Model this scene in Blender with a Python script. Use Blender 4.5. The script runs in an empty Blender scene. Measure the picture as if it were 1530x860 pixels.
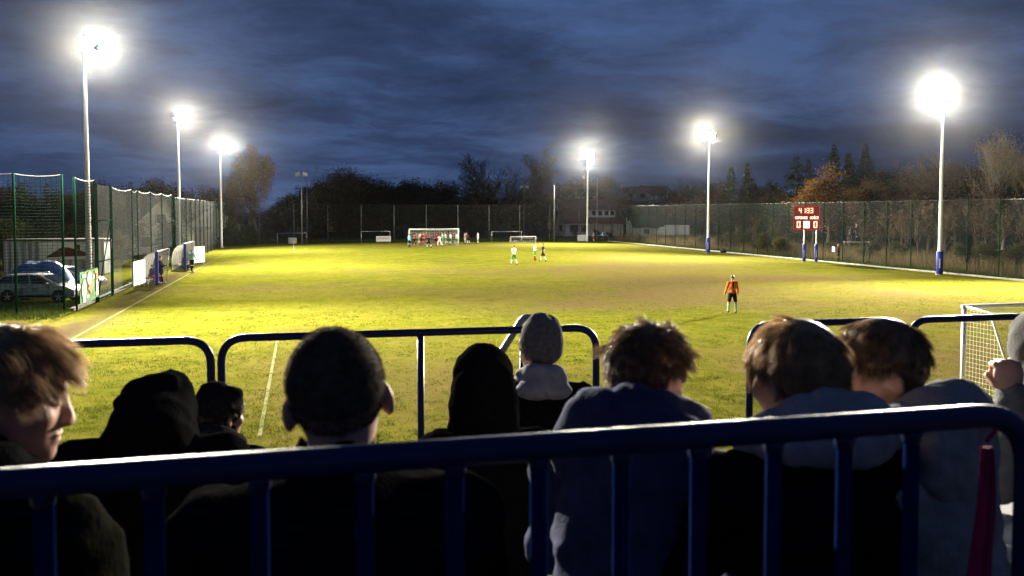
import bpy, math, random, os
import numpy as np
from mathutils import Vector, Matrix, Quaternion

# ------------------------------------------------------------------ camera, sky, exposure
S = bpy.context.scene
COL = S.collection
F_PX, IMG_W = 1300.0, 1530.0
CAM_Z = 5.0
YAW = math.atan(315 / F_PX)
PITCH = math.atan(57 / F_PX)
cam_d = bpy.data.cameras.new('camera')
cam = bpy.data.objects.new('camera', cam_d)
COL.objects.link(cam)
cam_d.sensor_width = 36.0
cam_d.lens = F_PX / IMG_W * 36.0
cam_d.shift_y = -57 / IMG_W
cam_d.clip_start = 0.05
cam_d.clip_end = 3000
cam.location = (0, 0, CAM_Z)
cam.rotation_euler = (math.pi / 2 - PITCH, 0, -YAW)
cam_d.dof.use_dof = True
cam_d.dof.focus_distance = 60.0
cam_d.dof.aperture_fstop = 5.6
S.camera = cam

S.view_settings.view_transform = 'Standard'
S.view_settings.look = 'None'
S.view_settings.exposure = 0.0
S.view_settings.gamma = 1.0
S.render.engine = 'CYCLES'
cy = S.cycles
cy.use_denoising = True
try:
    cy.denoiser = 'OPENIMAGEDENOISE'
except Exception:
    pass
cy.max_bounces = 5
cy.diffuse_bounces = 3
cy.glossy_bounces = 2
cy.transmission_bounces = 3
cy.transparent_max_bounces = 24
cy.volume_bounces = 0
cy.sample_clamp_indirect = 4.0
cy.caustics_reflective = False
cy.caustics_refractive = False
HAZE = 0.000021

world = bpy.data.worlds.new('World')
S.world = world
world.use_nodes = True
wn, wl = world.node_tree.nodes, world.node_tree.links
wn.clear()


def nd(nodes, t, **kw):
    n = nodes.new(t)
    for k, v in kw.items():
        if k.startswith('i_'):
            key = k[2:]
            key = int(key) if key.isdigit() else key.replace('_', ' ')
            n.inputs[key].default_value = v
        else:
            setattr(n, k, v)
    return n


def mth(nodes, links, op, a, b=None, c=None, clamp=False):
    n = nodes.new('ShaderNodeMath')
    n.operation = op
    n.use_clamp = clamp
    for i, v in enumerate((a, b, c)):
        if v is None:
            continue
        if isinstance(v, (int, float)):
            n.inputs[i].default_value = v
        else:
            links.new(v, n.inputs[i])
    return n.outputs[0]


def ramp(nodes, links, src, stops, interp='LINEAR'):
    r = nodes.new('ShaderNodeValToRGB')
    r.color_ramp.interpolation = interp
    el = r.color_ramp.elements
    while len(el) < len(stops):
        el.new(0.5)
    for e, (p, c) in zip(el, stops):
        e.position = p
        e.color = (*c, 1) if len(c) == 3 else c
    links.new(src, r.inputs[0])
    return r.outputs[0]


def mixc(nodes, links, fac, a, b, mode='MIX'):
    n = nodes.new('ShaderNodeMix')
    n.data_type = 'RGBA'
    n.blend_type = mode
    for sock, v in ((n.inputs[0], fac), (n.inputs[6], a), (n.inputs[7], b)):
        if isinstance(v, (int, float)):
            sock.default_value = v
        elif isinstance(v, (tuple, list)):
            sock.default_value = (*v, 1) if len(v) == 3 else v
        else:
            links.new(v, sock)
    return n.outputs[2]


# dusk sky: a layer of ragged cloud on a horizontal plane, deep blue between
tc = nd(wn, 'ShaderNodeTexCoord')
sep = nd(wn, 'ShaderNodeSeparateXYZ')
wl.new(tc.outputs['Generated'], sep.inputs[0])
zz = mth(wn, wl, 'ADD', mth(wn, wl, 'MAXIMUM', sep.outputs[2], 0.0), 0.12)
cx = mth(wn, wl, 'DIVIDE', sep.outputs[0], zz)
cyy = mth(wn, wl, 'DIVIDE', sep.outputs[1], zz)
comb = nd(wn, 'ShaderNodeCombineXYZ')
wl.new(cx, comb.inputs[0])
wl.new(cyy, comb.inputs[1])
comb.inputs[2].default_value = 3.7
n1 = nd(wn, 'ShaderNodeTexNoise', i_Scale=0.42, i_Detail=7.0, i_Roughness=0.52, i_Distortion=0.25)
n2 = nd(wn, 'ShaderNodeTexNoise', i_Scale=1.7, i_Detail=9.0, i_Roughness=0.66, i_Distortion=0.35)
wl.new(comb.outputs[0], n1.inputs['Vector'])
wl.new(comb.outputs[0], n2.inputs['Vector'])
cl = mth(wn, wl, 'MULTIPLY_ADD', n2.outputs[0], 0.46, mth(wn, wl, 'MULTIPLY', n1.outputs[0], 0.64))
skyc = ramp(wn, wl, cl, [(0.38, (.0120, .022, .056)), (0.48, (.019, .034, .084)), (0.57, (.030, .056, .136)),
                         (0.68, (.058, .105, .240))])
nish = nd(wn, 'ShaderNodeTexSky', sky_type='NISHITA', sun_disc=False, sun_elevation=math.radians(-4.5),
          sun_rotation=math.radians(215))
skymix = mixc(wn, wl, 0.12, skyc, nish.outputs[0], 'ADD')
bg = nd(wn, 'ShaderNodeBackground', i_Strength=1.0)
wl.new(skymix, bg.inputs[0])
wout = nd(wn, 'ShaderNodeOutputWorld')
wl.new(bg.outputs[0], wout.inputs[0])

# pixel -> place helpers, used once to survey the positions
FWD = np.array([math.sin(YAW) * math.cos(PITCH), math.cos(YAW) * math.cos(PITCH), -math.sin(PITCH)])
RGT = np.array([math.cos(YAW), -math.sin(YAW), 0])
UPV = np.cross(RGT, FWD)
CAMP = np.array([0, 0, CAM_Z])


def ray(px, py):
    return RGT * (px - 765) / F_PX + UPV * (373 - py) / F_PX + FWD


def gnd(px, py, z=0.0):
    d = ray(px, py)
    return CAMP + d * ((z - CAM_Z) / d[2])


def at_y(px, py, Y):
    d = ray(px, py)
    return CAMP + d * (Y / d[1])


def at_d(px, py, dist):
    return CAMP + ray(px, py) * dist


# ------------------------------------------------------------------ mesh helpers
def norm(v):
    v = np.asarray(v, float)
    n = np.linalg.norm(v)
    return v / n if n > 1e-9 else v


class MB:
    def __init__(self, off=(0, 0, 0)):
        self.v, self.f, self.m = [], [], []
        self.off = np.array(off, float)
        self.mi = 0

    def add(self, vs, fs):
        b = len(self.v)
        self.v.extend([tuple(np.asarray(p, float) - self.off) for p in vs])
        for f in fs:
            self.f.append(tuple(i + b for i in f))
            self.m.append(self.mi)
        return self

    def box(self, c, s, rz=0.0, bev=0.0):
        c = np.array(c, float)
        hx, hy, hz = np.array(s, float) / 2
        ca, sa = math.cos(rz), math.sin(rz)
        if bev <= 0:
            pts = [(x * hx, y * hy, z * hz) for z in (-1, 1) for x, y in ((-1, -1), (1, -1), (1, 1), (-1, 1))]
            fs = [(0, 3, 2, 1), (4, 5, 6, 7), (0, 1, 5, 4), (1, 2, 6, 5), (2, 3, 7, 6), (3, 0, 4, 7)]
        else:
            b = min(bev, hx * .9, hy * .9, hz * .9)
            pts, ring = [], []
            for z, k in ((-hz, b), (-hz + b, 0), (hz - b, 0), (hz, b)):
                for x, y in ((-1, -1), (1, -1), (1, 1), (-1, 1)):
                    pts.append((x * (hx - k), y * (hy - k), z))
            fs = [(0, 3, 2, 1), (12, 13, 14, 15)]
            for r in range(3):
                for i in range(4):
                    j = (i + 1) % 4
                    fs.append((r * 4 + i, r * 4 + j, r * 4 + 4 + j, r * 4 + 4 + i))
        return self.add([(c[0] + x * ca - y * sa, c[1] + x * sa + y * ca, c[2] + z) for x, y, z in pts], fs)

    def path(self, pts, r, n=8, caps=True, flat=None):
        pts = [np.array(p, float) for p in pts]
        k = len(pts)
        rs = r if isinstance(r, (list, tuple, np.ndarray)) else [r] * k
        vs, fs = [], []
        t0 = norm(pts[1] - pts[0])
        u = norm(np.cross(t0, (0, 0, 1) if abs(t0[2]) < .9 else (1, 0, 0)))
        for i in range(k):
            t = norm(pts[min(i + 1, k - 1)] - pts[max(i - 1, 0)])
            u = norm(u - t * np.dot(u, t))
            w = np.cross(t, u)
            for j in range(n):
                a = 2 * math.pi * j / n
                vs.append(pts[i] + (u * math.cos(a) + w * math.sin(a)) * rs[i])
        for i in range(k - 1):
            for j in range(n):
                j2 = (j + 1) % n
                fs.append((i * n + j, i * n + j2, (i + 1) * n + j2, (i + 1) * n + j))
        if caps:
            fs.append(tuple(reversed(range(n))))
            fs.append(tuple((k - 1) * n + j for j in range(n)))
        return self.add(vs, fs)

    def tube(self, a, b, r0, r1=None, n=8, caps=True):
        return self.path([a, b], [r0, r0 if r1 is None else r1], n, caps)

    def poly(self, pts):
        return self.add(pts, [tuple(range(len(pts)))])

    def prism(self, pts, d):
        """planar polygon pts (3-D) extruded by the vector d"""
        n = len(pts)
        d = np.array(d, float)
        vs = list(pts) + [np.array(p, float) + d for p in pts]
        fs = [tuple(reversed(range(n))), tuple(range(n, 2 * n))]
        for i in range(n):
            j = (i + 1) % n
            fs.append((i, j, n + j, n + i))
        return self.add(vs, fs)

    def lathe(self, base, axis, prof, n=16):
        """prof: list of (distance along axis, radius)"""
        base, axis = np.array(base, float), norm(axis)
        return self.path([base + axis * d for d, r in prof], [max(r, 1e-4) for d, r in prof], n)

    def build(self, name, mat, parent=None, smooth=False):
        me = bpy.data.meshes.new(name)
        me.from_pydata(self.v, [], self.f)
        return link_mesh(name, me, mat, parent, smooth, self.m)


def link_mesh(name, me, mat, parent=None, smooth=False, mi=None):
    mats = mat if isinstance(mat, (list, tuple)) else [mat]
    for m in mats:
        me.materials.append(m)
    if mi is not None and len(mats) > 1:
        me.polygons.foreach_set('material_index', mi)
    if smooth:
        me.polygons.foreach_set('use_smooth', [True] * len(me.polygons))
    me.update()
    o = bpy.data.objects.new(name, me)
    COL.objects.link(o)
    if parent is not None:
        o.parent = parent
    return o


def np_mesh(name, v, quads, mat, parent=None, smooth=False, tris=False):
    v = np.asarray(v, np.float32)
    q = np.asarray(quads, np.int32)
    me = bpy.data.meshes.new(name)
    k = q.shape[1]
    me.vertices.add(len(v))
    me.vertices.foreach_set('co', v.ravel())
    me.loops.add(q.size)
    me.loops.foreach_set('vertex_index', q.ravel())
    me.polygons.add(len(q))
    me.polygons.foreach_set('loop_start', np.arange(0, q.size, k, dtype=np.int32))
    try:
        me.polygons.foreach_set('loop_total', np.full(len(q), k, np.int32))
    except Exception:
        pass
    me.update(calc_edges=True)
    return link_mesh(name, me, mat, parent, smooth)


def thing(name, loc, label=None, cat=None, group=None):
    o = bpy.data.objects.new(name, None)
    COL.objects.link(o)
    o.location = tuple(float(c) for c in loc)
    o.empty_display_size = 0.2
    return tag(o, label, cat, group)


def tag(o, label=None, cat=None, group=None, kind=None):
    if label: o['label'] = label
    if cat: o['category'] = cat
    if group: o['group'] = group
    if kind: o['kind'] = kind
    return o


def copy_tree(o, parent=None):
    c = o.copy()
    COL.objects.link(c)
    c.parent = parent
    for ch in list(o.children):
        copy_tree(ch, c)
    return c


def on(root):
    return MB(root.location)


# ------------------------------------------------------------------ materials
MATS = {}


def mat(name, col, rough=0.6, metal=0.0, var=0.0, scale=8.0, bump=0.0, bscale=60.0, spec=0.3, emit=None, es=0.0,
        trans=0.0, sheen=0.0, dirt=None, dscale=2.0, dth=0.55):
    m = bpy.data.materials.new(name)
    m.use_nodes = True
    n, l = m.node_tree.nodes, m.node_tree.links
    p = n['Principled BSDF']
    p.inputs['Roughness'].default_value = rough
    p.inputs['Metallic'].default_value = metal
    p.inputs['Specular IOR Level'].default_value = spec
    p.inputs['Base Color'].default_value = (*col, 1)
    if sheen:
        p.inputs['Sheen Weight'].default_value = sheen
        p.inputs['Sheen Roughness'].default_value = 0.5
    t = n.new('ShaderNodeTexCoord')
    src = None
    if var:
        nz = nd(n, 'ShaderNodeTexNoise', i_Scale=scale, i_Detail=5.0, i_Roughness=0.6)
        l.new(t.outputs['Object'], nz.inputs['Vector'])
        lo = tuple(c * (1 - var) for c in col)
        hi = tuple(min(1, c * (1 + var)) for c in col)
        src = ramp(n, l, nz.outputs[0], [(0.3, lo), (0.7, hi)])
    if dirt:
        nz = nd(n, 'ShaderNodeTexNoise', i_Scale=dscale, i_Detail=6.0, i_Roughness=0.65)
        l.new(t.outputs['Object'], nz.inputs['Vector'])
        f = ramp(n, l, nz.outputs[0], [(dth - .08, (0, 0, 0)), (dth + .1, (1, 1, 1))])
        src = mixc(n, l, f, src if src else col, dirt)
    if src:
        l.new(src, p.inputs['Base Color'])
    if bump:
        nb = nd(n, 'ShaderNodeTexNoise', i_Scale=bscale, i_Detail=4.0)
        l.new(t.outputs['Object'], nb.inputs['Vector'])
        b = nd(n, 'ShaderNodeBump', i_Strength=min(bump, 1.0), i_Distance=0.01)
        l.new(nb.outputs[0], b.inputs['Height'])
        l.new(b.outputs[0], p.inputs['Normal'])
    if emit:
        p.inputs['Emission Color'].default_value = (*emit, 1)
        p.inputs['Emission Strength'].default_value = es
    out = n['Material Output']
    if trans:
        tr = nd(n, 'ShaderNodeBsdfTranslucent')
        if src:
            l.new(src, tr.inputs[0])
        else:
            tr.inputs[0].default_value = (*col, 1)
        mx = nd(n, 'ShaderNodeMixShader', i_0=trans)
        l.new(p.outputs[0], mx.inputs[1])
        l.new(tr.outputs[0], mx.inputs[2])
        l.new(mx.outputs[0], out.inputs[0])
    MATS[name] = m
    return m


def sheet_net(name, col, opacity):
    """fine netting seen from far away: threads too thin to tell apart"""
    m = bpy.data.materials.new(name)
    m.use_nodes = True
    n, l = m.node_tree.nodes, m.node_tree.links
    p = n['Principled BSDF']
    p.inputs['Base Color'].default_value = (*col, 1)
    p.inputs['Roughness'].default_value = .8
    tr = nd(n, 'ShaderNodeBsdfTransparent')
    mx = nd(n, 'ShaderNodeMixShader')
    t = n.new('ShaderNodeTexCoord')
    nz = nd(n, 'ShaderNodeTexNoise', i_Scale=0.5, i_Detail=3.0)
    l.new(t.outputs['Object'], nz.inputs['Vector'])
    f = mth(n, l, 'MULTIPLY', mth(n, l, 'ADD', nz.outputs[0], .5), opacity)
    l.new(f, mx.inputs[0])
    l.new(tr.outputs[0], mx.inputs[1])
    l.new(p.outputs[0], mx.inputs[2])
    l.new(mx.outputs[0], n['Material Output'].inputs[0])
    MATS[name] = m
    return m


mat('pole_white', (.80, .80, .78), .45, var=.08, scale=3, dirt=(.45, .43, .38), dscale=1.2, dth=.66)
mat('lamp_face', (.9, .9, .9), .4, emit=(1.0, .95, .84), es=160)
mat('lamp_off', (.55, .57, .6), .25)
mat('dark_metal', (.05, .05, .055), .5, var=.2)
mat('galv', (.35, .36, .36), .4, .6, var=.2, scale=5)
mat('fence_green', (.007, .036, .020), .8, spec=0.0, var=.25, scale=4, dirt=(.05, .05, .03), dth=.66)
mat('cord', (.45, .46, .42), .7)
sheet_net('clear_sheet', (.5, .5, .47), .35)
sheet_net('net_dense', (.002, .008, .005), .34)
sheet_net('net_far', (.03, .033, .03), .13)
sheet_net('net_green', (.008, .020, .014), .09)
mat('net_thread', (.012, .024, .018), .8, spec=0.0)
mat('net_white', (.72, .72, .62), .8)
mat('concrete', (.30, .29, .25), .9, var=.25, scale=3, bump=.5, dirt=(.16, .16, .09), dth=.58)
mat('rail_blue', (.005, .014, .078), .36, spec=.30, var=.12, scale=14, bump=.05, bscale=90,
    dirt=(.010, .018, .055), dscale=9, dth=.62)
mat('rail_dull', (.005, .013, .065), .65, spec=0.0, var=.15, scale=14)
mat('pad_blue', (.025, .035, .28), .6, var=.2, scale=4)
mat('white', (.78, .78, .76), .6, var=.06, scale=6)
mat('white_post', (.80, .80, .78), .45, var=.05, scale=6, dirt=(.5, .5, .42), dth=.68)
mat('black', (.012, .012, .013), .6, var=.2)
mat('rubber', (.012, .012, .012), .85, var=.2)
mat('board', (.10, .085, .07), .8, var=.3, scale=6)
mat('stand_deck', (.035, .036, .04), .7, var=.3, scale=5, dirt=(.06, .05, .04), dth=.6)
mat('stand_wall', (.03, .032, .037), .8, var=.2)
mat('tarp', (.015, .06, .22), .55, var=.3, scale=3, bump=.6, bscale=5)
mat('corrugated', (.40, .41, .41), .5, var=.15, scale=2, dirt=(.22, .16, .11), dscale=1.0, dth=.6)
mat('roof_red', (.20, .105, .085), .85, var=.3, scale=2, bump=.4, bscale=14)
mat('roof_dark', (.05, .045, .042), .85, var=.3, scale=2)
mat('render_white', (.72, .71, .69), .85, var=.1, scale=1.2, dirt=(.38, .36, .31), dscale=.7, dth=.6)
mat('render_cream', (.50, .47, .40), .85, var=.12, scale=1.2, dirt=(.3, .28, .24), dscale=.7, dth=.6)
mat('timber', (.13, .085, .05), .85, var=.3, scale=4)
mat('window_glass', (.015, .018, .025), .08, spec=.6)
mat('poly_sheet', (.50, .49, .44), .35, trans=.45, var=.15, scale=3)
mat('car_silver', (.58, .58, .57), .34, .1, var=.06, scale=3, dirt=(.13, .12, .10), dscale=2.2, dth=.6)
mat('car_white', (.70, .70, .69), .3, spec=.5)
mat('car_glass', (.01, .012, .014), .06, spec=.7)
mat('alloy', (.62, .62, .62), .3, .7)
mat('lamp_red', (.35, .01, .01), .25)
mat('banner_green', (.05, .21, .02), .6, var=.25, scale=2)
mat('banner_lime', (.20, .38, .05), .6)
mat('banner_pink', (.62, .42, .40), .6, var=.2, scale=9)
mat('banner_orange', (.66, .22, .06), .6, var=.2, scale=9)
mat('sign_roof', (.10, .02, .015), .7)
mat('sign_grey', (.45, .40, .38), .7)
mat('led_red', (.1, .0, .0), .5, emit=(1, .16, .09), es=12.0)
mat('led_white', (.2, .1, .1), .5, emit=(1, .45, .36), es=4.5)
mat('panel_glow', (.07, .02, .02), .6, emit=(.5, .03, .02), es=.14)  # faint emission puts the digits' red glow into the cabinet face
mat('paper', (.75, .75, .72), .8)
mat('skin', (.47, .27, .19), .55, var=.12, scale=12, spec=.35)
skin_shader = MATS['skin'].node_tree.nodes['Principled BSDF']
skin_shader.inputs['Subsurface Weight'].default_value = .25
skin_shader.inputs['Subsurface Radius'].default_value = (1, .3, .15)
skin_shader.inputs['Subsurface Scale'].default_value = .012
mat('hair_dark', (.018, .011, .007), .5, var=.3, spec=.4)
mat('hair_brown', (.38, .245, .125), .42, var=.45, scale=35, trans=.35, spec=.5)
mat('hair_dkbrown', (.17, .108, .060), .42, var=.45, scale=35, trans=.30, spec=.5)
mat('hair_buzz', (.085, .060, .044), .8, var=.4, scale=60, trans=.2, spec=.05)
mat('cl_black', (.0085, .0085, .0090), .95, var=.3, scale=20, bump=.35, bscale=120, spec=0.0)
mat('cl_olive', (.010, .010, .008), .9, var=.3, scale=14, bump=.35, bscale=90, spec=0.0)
mat('cl_navy', (.029, .038, .102), .9, var=.22, scale=16, bump=.4, bscale=150, sheen=.06, spec=0.04)
mat('cl_greyblue', (.26, .265, .29), .92, var=.22, scale=18, bump=.4, bscale=160, sheen=.06, spec=0.04)
mat('cl_grey', (.24, .24, .25), .92, var=.25, scale=18, bump=.4, bscale=150, sheen=.06, spec=0.04)
mat('cl_hat', (.022, .020, .022), .95, var=.4, scale=60, bump=.8, bscale=200, spec=0.0)
mat('cl_fur', (.030, .028, .027), .95, var=.5, scale=50, bump=1.0, bscale=90, spec=0.0)
mat('cl_knit', (.125, .125, .125), .95, var=.35, scale=60, bump=.8, bscale=220, sheen=.06, spec=0.04)
mat('cl_slate', (.14, .14, .135), .92, var=.25, scale=18, bump=.4, bscale=150, sheen=.06, spec=0.04)
mat('cl_pink', (.36, .024, .095), .8, var=.25, scale=12, bump=.4, bscale=40, spec=0.04)
mat('denim_pale', (.42, .41, .40), .9, var=.2, scale=20, bump=.3, spec=0.04)
mat('denim', (.03, .035, .055), .9, var=.25, scale=20, spec=0.04)
mat('k_white', (.72, .73, .68), .8, var=.1, scale=5, spec=0.04)
mat('k_green', (.05, .30, .06), .8, var=.15, spec=0.04)
mat('k_lime', (.35, .62, .30), .8, spec=0.04)
mat('k_black', (.014, .014, .016), .8, spec=0.04)
mat('k_red', (.42, .035, .03), .8, var=.15, spec=0.04)
mat('k_maroon', (.20, .03, .04), .8, var=.15, spec=0.04)
mat('k_orange', (.68, .17, .035), .8, var=.12, spec=0.04)
mat('k_sky', (.22, .52, .68), .8, var=.1, spec=0.04)
mat('k_coat', (.018, .019, .022), .85, var=.2, spec=0.04)
mat('k_glove', (.75, .75, .7), .8, spec=0.04)
mat('boot', (.02, .02, .02), .6)
mat('bark', (.09, .07, .054), .95, var=.35, scale=5, bump=.6, bscale=12, spec=0.0)
mat('bark_pale', (.30, .28, .25), .9, var=.4, scale=6, spec=0.0)
mat('leaf_rust', (.21, .115, .042), .8, var=.45, scale=.9, trans=.3, spec=0.0)
mat('leaf_brown', (.13, .085, .042), .8, var=.45, scale=.9, trans=.3, spec=0.0)
mat('leaf_olive', (.05, .050, .018), .8, var=.4, scale=.9, trans=.3, spec=0.0)
mat('leaf_yellow', (.23, .165, .05), .8, var=.4, scale=.9, trans=.3, spec=0.0)
mat('leaf_dark', (.034, .034, .020), .8, var=.4, scale=.7, trans=.2, spec=0.0)
mat('needle', (.028, .043, .023), .8, var=.4, scale=1.2, trans=.15, spec=0.0)
mat('needle_fir', (.030, .048, .020), .8, var=.4, scale=1.2, trans=.15, spec=0.0)  # slightly stronger green than the other needles, for the young firs
mat('reed', (.15, .115, .055), .85, var=.45, scale=.6, trans=.3, spec=0.0)
mat('grass_blade', (.095, .108, .012), .75, var=.6, scale=.7, trans=.25, spec=0.0)
mat('grass_rank', (.05, .075, .018), .8, var=.4, scale=.7, trans=.25, spec=0.0)
# ------------------------------------------------------------------ noise (numpy)
_rs = np.random.RandomState(11)
_GT = _rs.rand(256, 256)


def vnoise(x, y):
    xi, yi = np.floor(x).astype(int), np.floor(y).astype(int)
    fx, fy = x - xi, y - yi
    fx, fy = fx * fx * (3 - 2 * fx), fy * fy * (3 - 2 * fy)
    g = lambda a, b: _GT[a & 255, b & 255]
    return (g(xi, yi) * (1 - fx) + g(xi + 1, yi) * fx) * (1 - fy) + (g(xi, yi + 1) * (1 - fx) + g(xi + 1, yi + 1) * fx) * fy


def fbm(x, y, o=4):
    s, a, t = 0, .5, 0
    for i in range(o):
        s = s + a * vnoise(x * 2 ** i + 17 * i, y * 2 ** i + 31 * i)
        t += a
        a *= .5
    return s / t


# ------------------------------------------------------------------ ground, pitch, markings
FX0, FX1, FY0, FY1 = -8.8, 47.2, 20.0, 128.0
FXC = 19.2


def hill(x, y):
    t = np.clip((np.asarray(y, float) - 170) / 130, 0, 1)
    t = t * t * (3 - 2 * t)
    s = np.clip((np.asarray(x, float) - 20) / 60, 0, 1)
    return 10.5 * t * (0.25 + .75 * s)


def grid_mesh(name, xs, ys, zf, material, attrs=None):
    X, Y = np.meshgrid(xs, ys, indexing='ij')
    v = np.stack([X, Y, zf(X, Y)], -1).reshape(-1, 3)
    ny = len(ys)
    i, j = np.meshgrid(np.arange(len(xs) - 1), np.arange(ny - 1), indexing='ij')
    a = (i * ny + j).ravel()
    q = np.stack([a, a + ny, a + ny + 1, a + 1], -1)
    o = np_mesh(name, v, q, material, smooth=True)
    for an, fn in (attrs or {}).items():
        at = o.data.attributes.new(an, 'FLOAT', 'POINT')
        at.data.foreach_set('value', fn(X, Y).astype(np.float32).ravel())
    return o


gm = bpy.data.materials.new('rough_ground')
gm.use_nodes = True
n, l = gm.node_tree.nodes, gm.node_tree.links
t = n.new('ShaderNodeTexCoord')
a1 = nd(n, 'ShaderNodeTexNoise', i_Scale=.35, i_Detail=6.0, i_Roughness=.65)
a2 = nd(n, 'ShaderNodeTexNoise', i_Scale=6.0, i_Detail=5.0, i_Roughness=.7)
l.new(t.outputs['Object'], a1.inputs['Vector'])
l.new(t.outputs['Object'], a2.inputs['Vector'])
c1 = ramp(n, l, a1.outputs[0], [(.35, (.035, .045, .012)), (.55, (.06, .058, .022)), (.7, (.085, .065, .032))])
c2 = mixc(n, l, .55, c1, ramp(n, l, a2.outputs[0], [(.3, (.3, .3, .3)), (.7, (1, 1, 1))]), 'MULTIPLY')
l.new(c2, n['Principled BSDF'].inputs['Base Color'])
n['Principled BSDF'].inputs['Roughness'].default_value = .95
bb = nd(n, 'ShaderNodeBump', i_Strength=.8, i_Distance=.05)
l.new(a2.outputs[0], bb.inputs['Height'])
l.new(bb.outputs[0], n['Principled BSDF'].inputs['Normal'])
gx = np.concatenate([np.linspace(-900, -120, 14), np.linspace(-110, 180, 59), np.linspace(200, 1000, 14)])
gy = np.concatenate([np.linspace(-60, 140, 21), np.linspace(146, 330, 47), np.linspace(350, 1400, 14)])
ground = grid_mesh('ground', gx, gy, lambda X, Y: hill(X, Y) - .03, gm)
tag(ground, kind='structure')

# worn ground: where players wear the turf
WEAR = [(gnd(900, 452), 9.0, 4.2, .75), (gnd(800, 402), 15.0, 6.0, .50), (gnd(700, 432), 12.0, 4.0, .42),
        (gnd(1250, 452), 10.0, 4.0, .45), (gnd(480, 428), 9.0, 4.0, .30), (np.array([19, 25, 0]), 11.0, 5.0, .75),
        (gnd(1050, 418), 13, 5.0, .45), (gnd(640, 404), 9, 5.0, .35), (np.array([19, 124, 0]), 9, 4, .3), (gnd(1330, 440), 9, 6, .4),
        (gnd(1000, 436), 9, 2.6, .65), (gnd(820, 440), 7, 2.4, .6), (gnd(1350, 478), 7, 3.5, .5), (gnd(930, 425), 16, 3, .35)]


def wear_fn(X, Y):
    w = np.zeros_like(X)
    nx = fbm(X * .09 + 3, Y * .05 + 9) - .5
    ny2 = fbm(X * .35 + 40, Y * .2 + 2) - .5
    for c, rx, ry, amp in WEAR:
        d = ((X - c[0]) / rx) ** 2 + ((Y - c[1]) / ry) ** 2
        w = np.maximum(w, amp * np.exp(-d * .9) * (1 + 1.6 * nx + 1.5 * ny2))
    w += np.clip(fbm(X * .06 + 70, Y * .035 + 20) - .48, 0, 1) * 1.2 + np.clip(fbm(X * .22 + 7, Y * .12 + 50) - .56, 0, 1) * 1.0
    return np.clip(w, 0, 1)


def mud_fn(X, Y):
    n1 = fbm(X * .5 + 5, Y * .18 + 8) - .5
    b = np.exp(-((X + 9.5 + 1.0 * n1) / 1.05) ** 2) * (0.75 + 1.1 * n1)
    b *= np.clip((105 - Y) / 45, 0, 1) * np.clip((Y - 26) / 10, 0, 1)
    return np.clip(b, 0, 1)


pm = bpy.data.materials.new('turf')
pm.use_nodes = True
n, l = pm.node_tree.nodes, pm.node_tree.links
t = n.new('ShaderNodeTexCoord')


def noi(scale, det=5.0, ro=.6, sx=1.0, sy=1.0):
    mp = nd(n, 'ShaderNodeMapping')
    mp.inputs['Scale'].default_value = (sx, sy, 1)
    l.new(t.outputs['Object'], mp.inputs['Vector'])
    k = nd(n, 'ShaderNodeTexNoise', i_Scale=scale, i_Detail=det, i_Roughness=ro)
    l.new(mp.outputs[0], k.inputs['Vector'])
    return k.outputs[0]


wa = nd(n, 'ShaderNodeAttribute', attribute_name='wear')
mu = nd(n, 'ShaderNodeAttribute', attribute_name='mud')
big = noi(.05, 4, .6, 1.0, .7)
mid = noi(.55, 6, .65)
fine = noi(5.0, 6, .75)
vfine = noi(22.0, 4, .8)
grass = ramp(n, l, mid, [(.32, (.074, .090, .010)), (.5, (.114, .122, .011)), (.68, (.165, .156, .015))])
grass = mixc(n, l, ramp(n, l, big, [(.4, (0, 0, 0)), (.62, (1, 1, 1))]), grass,
             mixc(n, l, .5, grass, (.175, .165, .018)))
soil = ramp(n, l, fine, [(.3, (.075, .052, .024)), (.55, (.135, .098, .042)), (.75, (.17, .135, .058))])
wf = mth(n, l, 'MULTIPLY_ADD', mth(n, l, 'SUBTRACT', fine, .5), 1.5,
         mth(n, l, 'MULTIPLY_ADD', mth(n, l, 'SUBTRACT', mid, .5), .8, mth(n, l, 'MULTIPLY', wa.outputs['Fac'], 1.45)), True)
col = mixc(n, l, mth(n, l, 'MULTIPLY', wf, .9, clamp=True), grass, soil)
mf = mth(n, l, 'MULTIPLY_ADD', mth(n, l, 'SUBTRACT', fine, .5), 1.3, mth(n, l, 'MULTIPLY', mu.outputs['Fac'], 1.3), True)
mudc = ramp(n, l, vfine, [(.3, (.028, .021, .013)), (.55, (.065, .048, .028)), (.8, (.13, .105, .07))])
col = mixc(n, l, mf, col, mudc)
clod = noi(2.2, 5, .7)
col = mixc(n, l, .55, col, ramp(n, l, clod, [(.30, (.52, .50, .42)), (.5, (.95, .95, .9)), (.7, (1.12, 1.1, 1.0))]), 'MULTIPLY')
speck = ramp(n, l, vfine, [(.34, (.30, .28, .25)), (.54, (1, 1, 1))])
col = mixc(n, l, .8, col, speck, 'MULTIPLY')
p = n['Principled BSDF']
l.new(col, p.inputs['Base Color'])
p.inputs['Specular IOR Level'].default_value = 0.0
rr = ramp(n, l, mf, [(.2, (.95, .95, .95)), (.9, (.8, .8, .8))])
l.new(rr, p.inputs['Roughness'])
hgt = mth(n, l, 'ADD', fine, mth(n, l, 'MULTIPLY', vfine, .5))
bb = nd(n, 'ShaderNodeBump', i_Strength=.9, i_Distance=.06)
l.new(hgt, bb.inputs['Height'])
l.new(bb.outputs[0], p.inputs['Normal'])
pitch = grid_mesh('pitch', np.linspace(-30, 50.4, 202), np.linspace(8, 139.6, 264),
                  lambda X, Y: 0.035 * (fbm(X * .4, Y * .4) - .5) * ((X < FX0 - .3) | (X > FX1 + .3)) + 0.0, pm,
                  {'wear': wear_fn, 'mud': mud_fn})
tag(pitch, kind='structure')

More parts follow.
